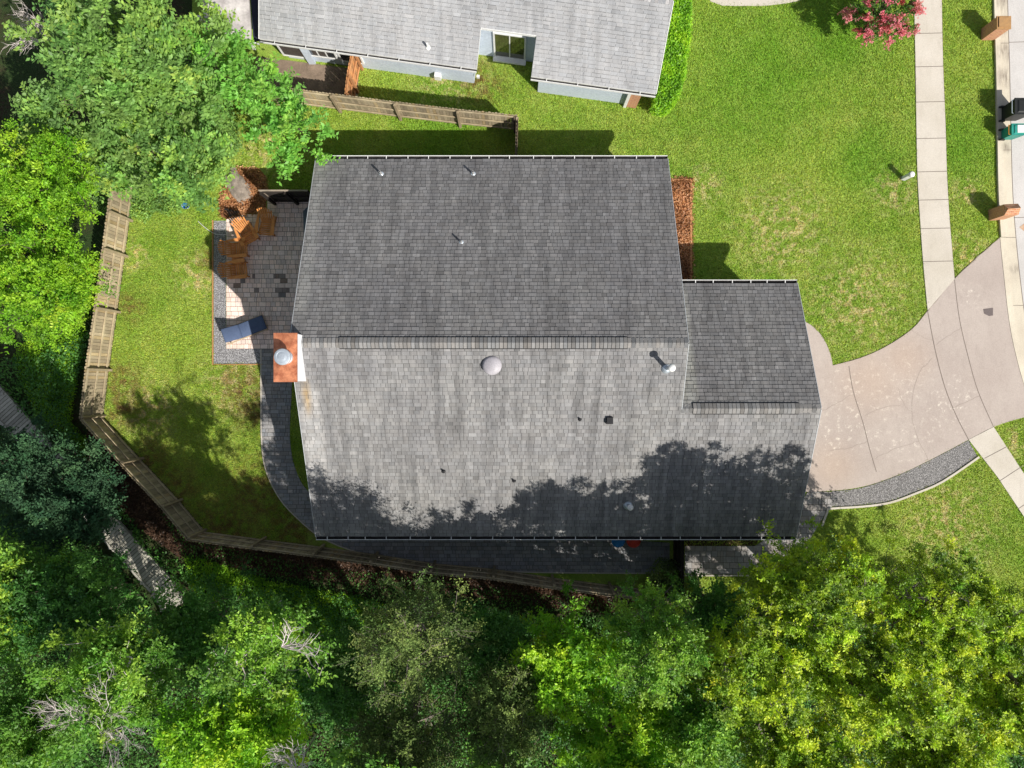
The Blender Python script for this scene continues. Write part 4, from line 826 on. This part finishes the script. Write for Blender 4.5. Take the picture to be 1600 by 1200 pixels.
TREES = [
 ('leafy_tree', 'broad feathery-leaved green tree filling the upper left corner', 205, 85, 5.2, 165, 115, 2.0, 'pinnate', 1, dict(ncl=135, tw=11, lp=16, leaf=.155, style='pinnate', wl=.52, crad=.7)),
 ('leafy_tree', 'feathery-leaved green tree hanging over the top of backyard lawn', 245, 235, 3.8, 125, 98, 1.6, 'pinnate', 2, dict(ncl=105, tw=11, lp=16, leaf=.145, style='pinnate', wl=.52, crad=.65)),
 ('leafy_tree', 'feathery-leaved tree sprawling between the lime trees and upper left corner', 105, 195, 4.4, 75, 75, 1.5, 'pinnate', 31, dict(ncl=50, tw=10, lp=15, leaf=.15, style='pinnate', wl=.52, crad=.6)),
 ('leafy_tree', 'thin-leaved tree in front of the stained porch roof', 362, 108, 4.4, 62, 56, 1.2, 'sapling', 3, dict(ncl=30, tw=9, lp=15, leaf=.15, style='pinnate', crad=.6, lobes=.5)),
 ('sapling_tree', 'small bright green sapling beside the north west roof corner', 447, 187, 3.4, 70, 82, 1.2, 'sapling', 4, dict(ncl=36, tw=8, lp=16, leaf=.15, style='pinnate', crad=.62, lobes=.55)),
 ('round_tree', 'dense lime green tree at left edge, upper of two', 48, 285, 5.4, 98, 105, 2.0, 'lime', 5, dict(ncl=230, tw=11, lp=13, leaf=.095, crad=.42, bough=9)),
 ('round_tree', 'dense lime green tree at left edge, lower of two', 45, 440, 5.4, 100, 118, 2.0, 'lime', 6, dict(ncl=250, tw=11, lp=13, leaf=.095, crad=.42, bough=9)),
 ('evergreen_tree', 'dark blue-green tree hiding the middle of the boardwalk', 102, 785, 4.6, 95, 95, 2.0, 'blue', 7, dict(ncl=190, tw=12, lp=14, leaf=.10, crad=.45, mat='leaf_dull')),
 ('evergreen_tree', 'dark blue-green tree at left edge above the boardwalk bend', 10, 730, 5.0, 80, 75, 2.0, 'blue', 8, dict(ncl=120, tw=12, lp=14, leaf=.10, crad=.45, mat='leaf_dull')),
 ('forest_tree', 'deep green tree at left edge below the dark evergreens', 12, 930, 7.0, 95, 115, 2.6, 'mid', 9, dict(ncl=190, tw=12, lp=13, leaf=.11, crad=.45)),
 ('forest_tree', 'deep green tree just below the boardwalk left part', 120, 935, 6.6, 85, 85, 2.4, 'deep', 10, dict(ncl=170, tw=12, lp=13, leaf=.11, crad=.45)),
 ('forest_tree', 'green tree around the pale dead branches, lower left', 205, 1055, 8.8, 105, 95, 2.6, 'mid', 11, dict(ncl=150, tw=12, lp=13, leaf=.115, crad=.5, bark='deadwood', twigs=120)),
 ('forest_tree', 'green tree in the bottom left corner of the woods', 35, 1140, 8.6, 110, 105, 2.6, 'mid', 12, dict(ncl=170, tw=12, lp=13, leaf=.115, crad=.5)),
 ('forest_tree', 'deep green tree swallowing the end of the boardwalk', 318, 985, 5.4, 82, 72, 2.2, 'deep', 13, dict(ncl=140, tw=12, lp=13, leaf=.11, crad=.45)),
 ('forest_tree', 'open crowned green tree with pale bare twigs right of boardwalk', 415, 1020, 8.2, 98, 105, 2.4, 'mid', 14, dict(ncl=105, tw=10, lp=11, leaf=.115, crad=.48, bark='deadwood', twigs=120, lobes=.6)),
 ('forest_tree', 'bright green tree at the bottom edge, left of olive trees', 365, 1150, 9.0, 135, 90, 2.8, 'bright', 15, dict(ncl=160, tw=12, lp=13, leaf=.115, crad=.48)),
 ('olive_tree', 'dull olive tree leaning over the south fence', 650, 990, 7.0, 98, 108, 3.0, 'olive', 16, dict(ncl=170, tw=12, lp=12, leaf=.08, crad=.55, bark='bark_light', twigs=350, lobes=.45, mat='leaf_dull', bough=8)),
 ('olive_tree', 'dull olive tree at bottom edge below the leaning one', 640, 1150, 7.2, 115, 85, 2.8, 'olive', 17, dict(ncl=170, tw=12, lp=12, leaf=.085, crad=.5, bark='bark_light', twigs=300, mat='leaf_dull')),
 ('olive_tree', 'olive green tree at bottom edge beside the brightest tree', 795, 1120, 7.4, 90, 90, 2.8, 'olive', 18, dict(ncl=160, tw=12, lp=12, leaf=.085, crad=.5, bark='bark_light', twigs=250, mat='leaf_dull')),
 ('forest_tree', 'brilliant green tree at bottom centre of the woods', 895, 1045, 6.8, 98, 85, 2.2, 'bright', 19, dict(ncl=180, tw=12, lp=13, leaf=.115, crad=.45)),
 ('forest_tree', 'brilliant green tree touching the bottom edge near centre', 965, 1160, 7.2, 105, 75, 2.2, 'bright', 20, dict(ncl=150, tw=12, lp=13, leaf=.115, crad=.45)),
 ('oak_tree', 'green-yellow tree beside the end of south fence', 1030, 990, 7.2, 90, 92, 2.6, 'mid', 21, dict(ncl=150, tw=11, lp=13, leaf=.095, crad=.42, bark='bark_light', twigs=150)),
 ('oak_tree', 'yellow-green oak overhanging the garage roof corner', 1275, 922, 7.6, 118, 100, 2.5, 'yellow', 22, dict(ncl=364, tw=11, lp=13, leaf=.09, crad=.34, bark='bark_light', twigs=650)),
 ('oak_tree', 'yellow-green oak spreading over the south-east lawn', 1455, 955, 7.6, 125, 112, 2.5, 'yellow', 23, dict(ncl=364, tw=11, lp=13, leaf=.09, crad=.34, bark='bark_light', twigs=700)),
 ('oak_tree', 'olive toned oak in middle of the yellow-green grove', 1175, 1045, 8.0, 112, 100, 2.6, 'yellow', 24, dict(ncl=297, tw=11, lp=13, leaf=.09, crad=.34, bark='bark_light', twigs=650)),
 ('oak_tree', 'yellow-green oak with bare pale twigs, grove centre right', 1355, 1070, 8.2, 120, 95, 2.6, 'yellow', 25, dict(ncl=310, tw=11, lp=13, leaf=.09, crad=.34, bark='bark_light', twigs=950)),
 ('oak_tree', 'yellow-green oak at the right edge of the picture', 1580, 1055, 8.0, 118, 135, 2.6, 'yellow', 26, dict(ncl=364, tw=11, lp=13, leaf=.09, crad=.34, bark='bark_light', twigs=750)),
 ('oak_tree', 'yellow-green oak at bottom edge of the grove', 1235, 1175, 8.0, 120, 75, 2.4, 'yellow', 27, dict(ncl=270, tw=11, lp=13, leaf=.09, crad=.34, bark='bark_light', twigs=650)),
 ('oak_tree', 'yellow-green oak in the bottom right corner', 1450, 1180, 8.0, 120, 80, 2.4, 'yellow', 28, dict(ncl=283, tw=11, lp=13, leaf=.09, crad=.34, bark='bark_light', twigs=650)),
 ('oak_tree', 'green tree at bottom edge, left of yellow-green grove', 1085, 1140, 7.4, 85, 80, 2.3, 'mid', 29, dict(ncl=150, tw=12, lp=13, leaf=.105, crad=.42)),
 ('forest_tree', 'low deep green tree between bright tree and dull olive trees', 535, 1070, 5.0, 85, 100, 2.2, 'deep', 51, dict(ncl=150, tw=12, lp=13, leaf=.11, crad=.45)),
 ('forest_tree', 'low deep green tree between olive tree and brilliant green tree', 765, 995, 4.6, 65, 60, 1.6, 'deep', 52, dict(ncl=90, tw=12, lp=13, leaf=.11, crad=.42)),
 ('forest_tree', 'low green tree filling the gap below the side path pavers', 1115, 962, 3.6, 72, 48, 1.6, 'deep', 53, dict(ncl=100, tw=12, lp=13, leaf=.10, crad=.4)),
 ('forest_tree', 'tall tree beyond the bottom edge, left of centre, shading the side path', 560, 1285, 10.4, 120, 85, 2.8, 'mid', 41, dict(ncl=110, tw=11, lp=11, leaf=.16, crad=.55)),
 ('forest_tree', 'tall tree beyond the bottom edge near centre, shading the south eave', 790, 1290, 10.4, 130, 85, 2.8, 'mid', 42, dict(ncl=120, tw=11, lp=11, leaf=.16, crad=.55)),
 ('forest_tree', 'tall tree beyond the bottom edge, right of centre, below brilliant green trees', 1000, 1290, 10.0, 110, 85, 2.6, 'mid', 43, dict(ncl=100, tw=11, lp=11, leaf=.16, crad=.55)),
]
for nm, lab, px, py, zc_, rx_, ry_, rz_, pal, seed, kw in TREES: make_tree(nm, lab, px, py, zc_, rx_, ry_, rz_, pal, seed, group='trees of the woods and garden', **kw)
# crepe myrtle
def myrtle():
    rs = np.random.RandomState(77); cx, cy = G(1387, 12, 2.1); root = empty('flowering_tree', (cx, cy, 0), 'small pink flowering tree beside the sidewalk at top edge', 'tree')
    n = 70; D = norm(rs.normal(0, 1, (n, 3))); Cc = np.array([cx, cy, 2.0]) + D * (rs.rand(n, 1) ** .4) * np.array([1.4, 1.35, .9]); segs = [(np.array([cx, cy, 0]), np.array([cx, cy, 1.0]), .07, .05)]
    for c in Cc: segs.append((np.array([cx, cy, 1.0]), c, .02, .008))
    V, c, _ = foliage(Cc, D, np.full(n, .32), 8, 9, .10, [(.05, .12, .02), (.09, .2, .03)], rs); np_mesh('trunk', tubes_np(segs, 5), 4, M['bark'], None, root); np_mesh('crown', V, 4, M['leaf'], c, root)
    k = Cc[:, 2] > 1.6; Cf = Cc[k] + D[k] * .25; V, c, _ = foliage(Cf, D[k], np.full(len(Cf), .26), 12, 14, .065, [(.55, .12, .17), (.68, .22, .27), (.6, .3, .28)], rs, wl=.8); np_mesh('blossom', V, 4, M['petal'], c, root)
myrtle()
# hedge along the neighbour's east wall
BW = offset(GP(cl), .75) + offset(GP(cl), -.75)[::-1]
def leafbox(name, label, cat, poly, h0, h1, n, leaf, pal, seed, kind=None, zb=0):
    rs = np.random.RandomState(seed); P = np.array(poly); lo, hi = P.min(0), P.max(0); X = rs.uniform(lo, hi, (n * 3, 2)); X = X[inpoly(X, poly)]; X = X[~inpoly(X, BW)] if kind else X; X = X[:n]; n = len(X)
    hgt = np.array([h0 + (h1 - h0) * (.5 + .5 * noise.noise(Vector((x * .9, y * .9, seed)))) for x, y in X]); z = zb + hgt * rs.rand(n) ** .45
    O = np.column_stack([X, z]) + rs.normal(0, .04, (n, 3)); D = norm(rs.normal(0, 1, (n, 3)) * np.array([1, 1, .5])); Nn = norm(np.array([0, 0, 1.0]) + rs.normal(0, .6, (n, 3))); S = norm(np.cross(D, Nn)); L = leaf * rs.uniform(.7, 1.3, n)
    p_ = np.array(PAL[pal]); k = np.array([.5 + .6 * noise.noise(Vector((x * 1.5, y * 1.5, seed + 5))) for x, y in X]); k = np.clip(k + rs.uniform(-.25, .25, n), 0, .999) * (len(p_) - 1); i = k.astype(int); f = (k - i)[:, None]
    c = (p_[i] * (1 - f) + p_[np.minimum(i + 1, len(p_) - 1)] * f) * rs.uniform(.75, 1.3, (n, 1)); o = np_mesh(name, quads(O, D, S, L, L * .55), 4, M['leaf'], c); return tag(o, label, cat, kind=kind)
leafbox('hedge', "bright clipped hedge along the neighbour's right-hand roof edge", 'hedge', GP([(1052, -30), (1081, -30), (1076, 60), (1068, 120), (1058, 155), (1042, 176), (1018, 170), (1026, 140), (1040, 60)], .8), .9, 1.3, 34000, .10, 'bright', 3)
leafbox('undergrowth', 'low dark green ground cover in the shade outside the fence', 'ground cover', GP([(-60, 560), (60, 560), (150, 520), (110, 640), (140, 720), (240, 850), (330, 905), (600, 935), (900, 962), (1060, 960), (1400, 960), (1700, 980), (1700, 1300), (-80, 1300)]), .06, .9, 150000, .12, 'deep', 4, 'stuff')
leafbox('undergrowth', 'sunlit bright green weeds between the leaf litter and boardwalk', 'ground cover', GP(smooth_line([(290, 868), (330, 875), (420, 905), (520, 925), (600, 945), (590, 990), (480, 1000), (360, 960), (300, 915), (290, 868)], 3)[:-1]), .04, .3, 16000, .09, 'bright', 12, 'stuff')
leafbox('undergrowth', 'dark green grassy cover between fence and round lime trees', 'ground cover', GP([(20, 560), (120, 440), (145, 460), (125, 560), (112, 660), (150, 700), (130, 720), (60, 650)]), .03, .2, 14000, .08, 'bright', 13, 'stuff')
leafbox('undergrowth', 'weeds and vines along the back lawn under the feathery trees', 'ground cover', GP([(200, 160), (360, 150), (380, 230), (352, 268), (338, 296), (322, 300), (312, 326), (292, 322), (272, 340), (248, 330), (232, 350), (212, 338), (192, 352), (150, 330), (140, 240)]), .05, .5, 22000, .10, 'pinnate', 6, 'stuff')
leafbox('mulch_chips', 'bright orange bark chips scattered around the flat boulder', 'mulch', GP([(372, 262), (398, 262), (415, 275), (420, 300), (415, 318), (416, 334), (384, 334), (362, 342), (345, 338), (342, 310), (350, 290)]), .01, .05, 5000, .10, 'chip', 21, 'stuff')
leafbox('mulch_chips', 'bright orange bark chips filling the bed by the garage', 'mulch', GP([(1048, 279), (1066, 276), (1084, 281), (1081, 330), (1083, 380), (1081, 455), (1050, 455)]), .01, .05, 6000, .10, 'chip', 22, 'stuff')
leafbox('leaf_litter', 'fallen brown leaves along the outside of backyard fence', 'leaf litter', fence_litter, .0, .05, 26000, .11, 'litter', 23, 'stuff')
leafbox('undergrowth', 'scattered green weeds growing through the brown leaf litter', 'ground cover', GP([(250, 790), (330, 850), (500, 885), (680, 905), (860, 930), (1040, 950), (1040, 970), (300, 910)]), .0, .2, 7000, .09, 'deep', 24, 'stuff')
# pale dead branch sprays
def deadtree(name, label, px, py, z0, ang0, spread, length, seed, lean=0.25, gen=4, root_z=0):
    r = random.Random(seed); segs = []; X, Y = G(px, py, z0); root = empty(name, (X, Y, 0), label, 'tree', 'bare branched trees'); ln = 1 + .7 * (H / (H - z0) - 1); segs.append((np.array([X * ln, Y * ln, 0.0]), np.array([X, Y, z0]), .05, .03))
    def grow(p, d, L, rad, g):
        if g == 0: return
        n = 4; q = p
        for k in range(n):
            d = (d + Vector((r.gauss(0, .14), r.gauss(0, .14), r.gauss(0, .1)))).normalized(); q2 = q + d * (L / n); segs.append((np.array(q), np.array(q2), rad * (1 - k * .18), rad * (1 - (k + 1) * .18)))
            for _ in range(r.choice([1, 1, 2]) if g > 1 else 0):
                a = r.choice([-1, 1]) * r.uniform(.4, .9); dd = Matrix.Rotation(a, 3, 'Z') @ d; dd.z += r.uniform(-.1, .3); grow(q2, dd.normalized(), L * r.uniform(.42, .62), rad * .55, g - 1)
            q = q2
    for k in range(5): a = ang0 + spread * (k - 2) / 2 + r.uniform(-.1, .1); grow(Vector((X, Y, z0)), Vector((math.cos(a), math.sin(a), lean)).normalized(), length * r.uniform(.7, 1.1), .024, gen)
    np_mesh('branches', tubes_np(segs, 4), 4, M['deadwood'], None, root)
deadtree('bare_tree', 'pale dead branches spreading over the lower left trees', 140, 1150, 10.8, R(55), 1.2, 1.45, 3, gen=4)
deadtree('bare_tree', 'small spray of dead grey twigs at the bottom edge', 462, 1205, 10.5, R(80), .9, .8, 4, gen=3)
deadtree('bare_tree', 'brown bare twigs poking out at the upper left corner', 75, 65, 4.6, R(140), 1.0, 1.1, 5, gen=3)
deadtree('bare_tree', 'pale bare branch pointing right from the open crowned tree', 440, 1010, 10.6, R(30), .7, 1.2, 6, gen=2)
leafbox('shrub', 'small grey-green shrub at the foot of dark path fence', 'shrub', GP([(1030, 872), (1065, 880), (1075, 925), (1020, 925), (1012, 900)], .8), .9, 1.5, 2600, .09, 'olive', 8)
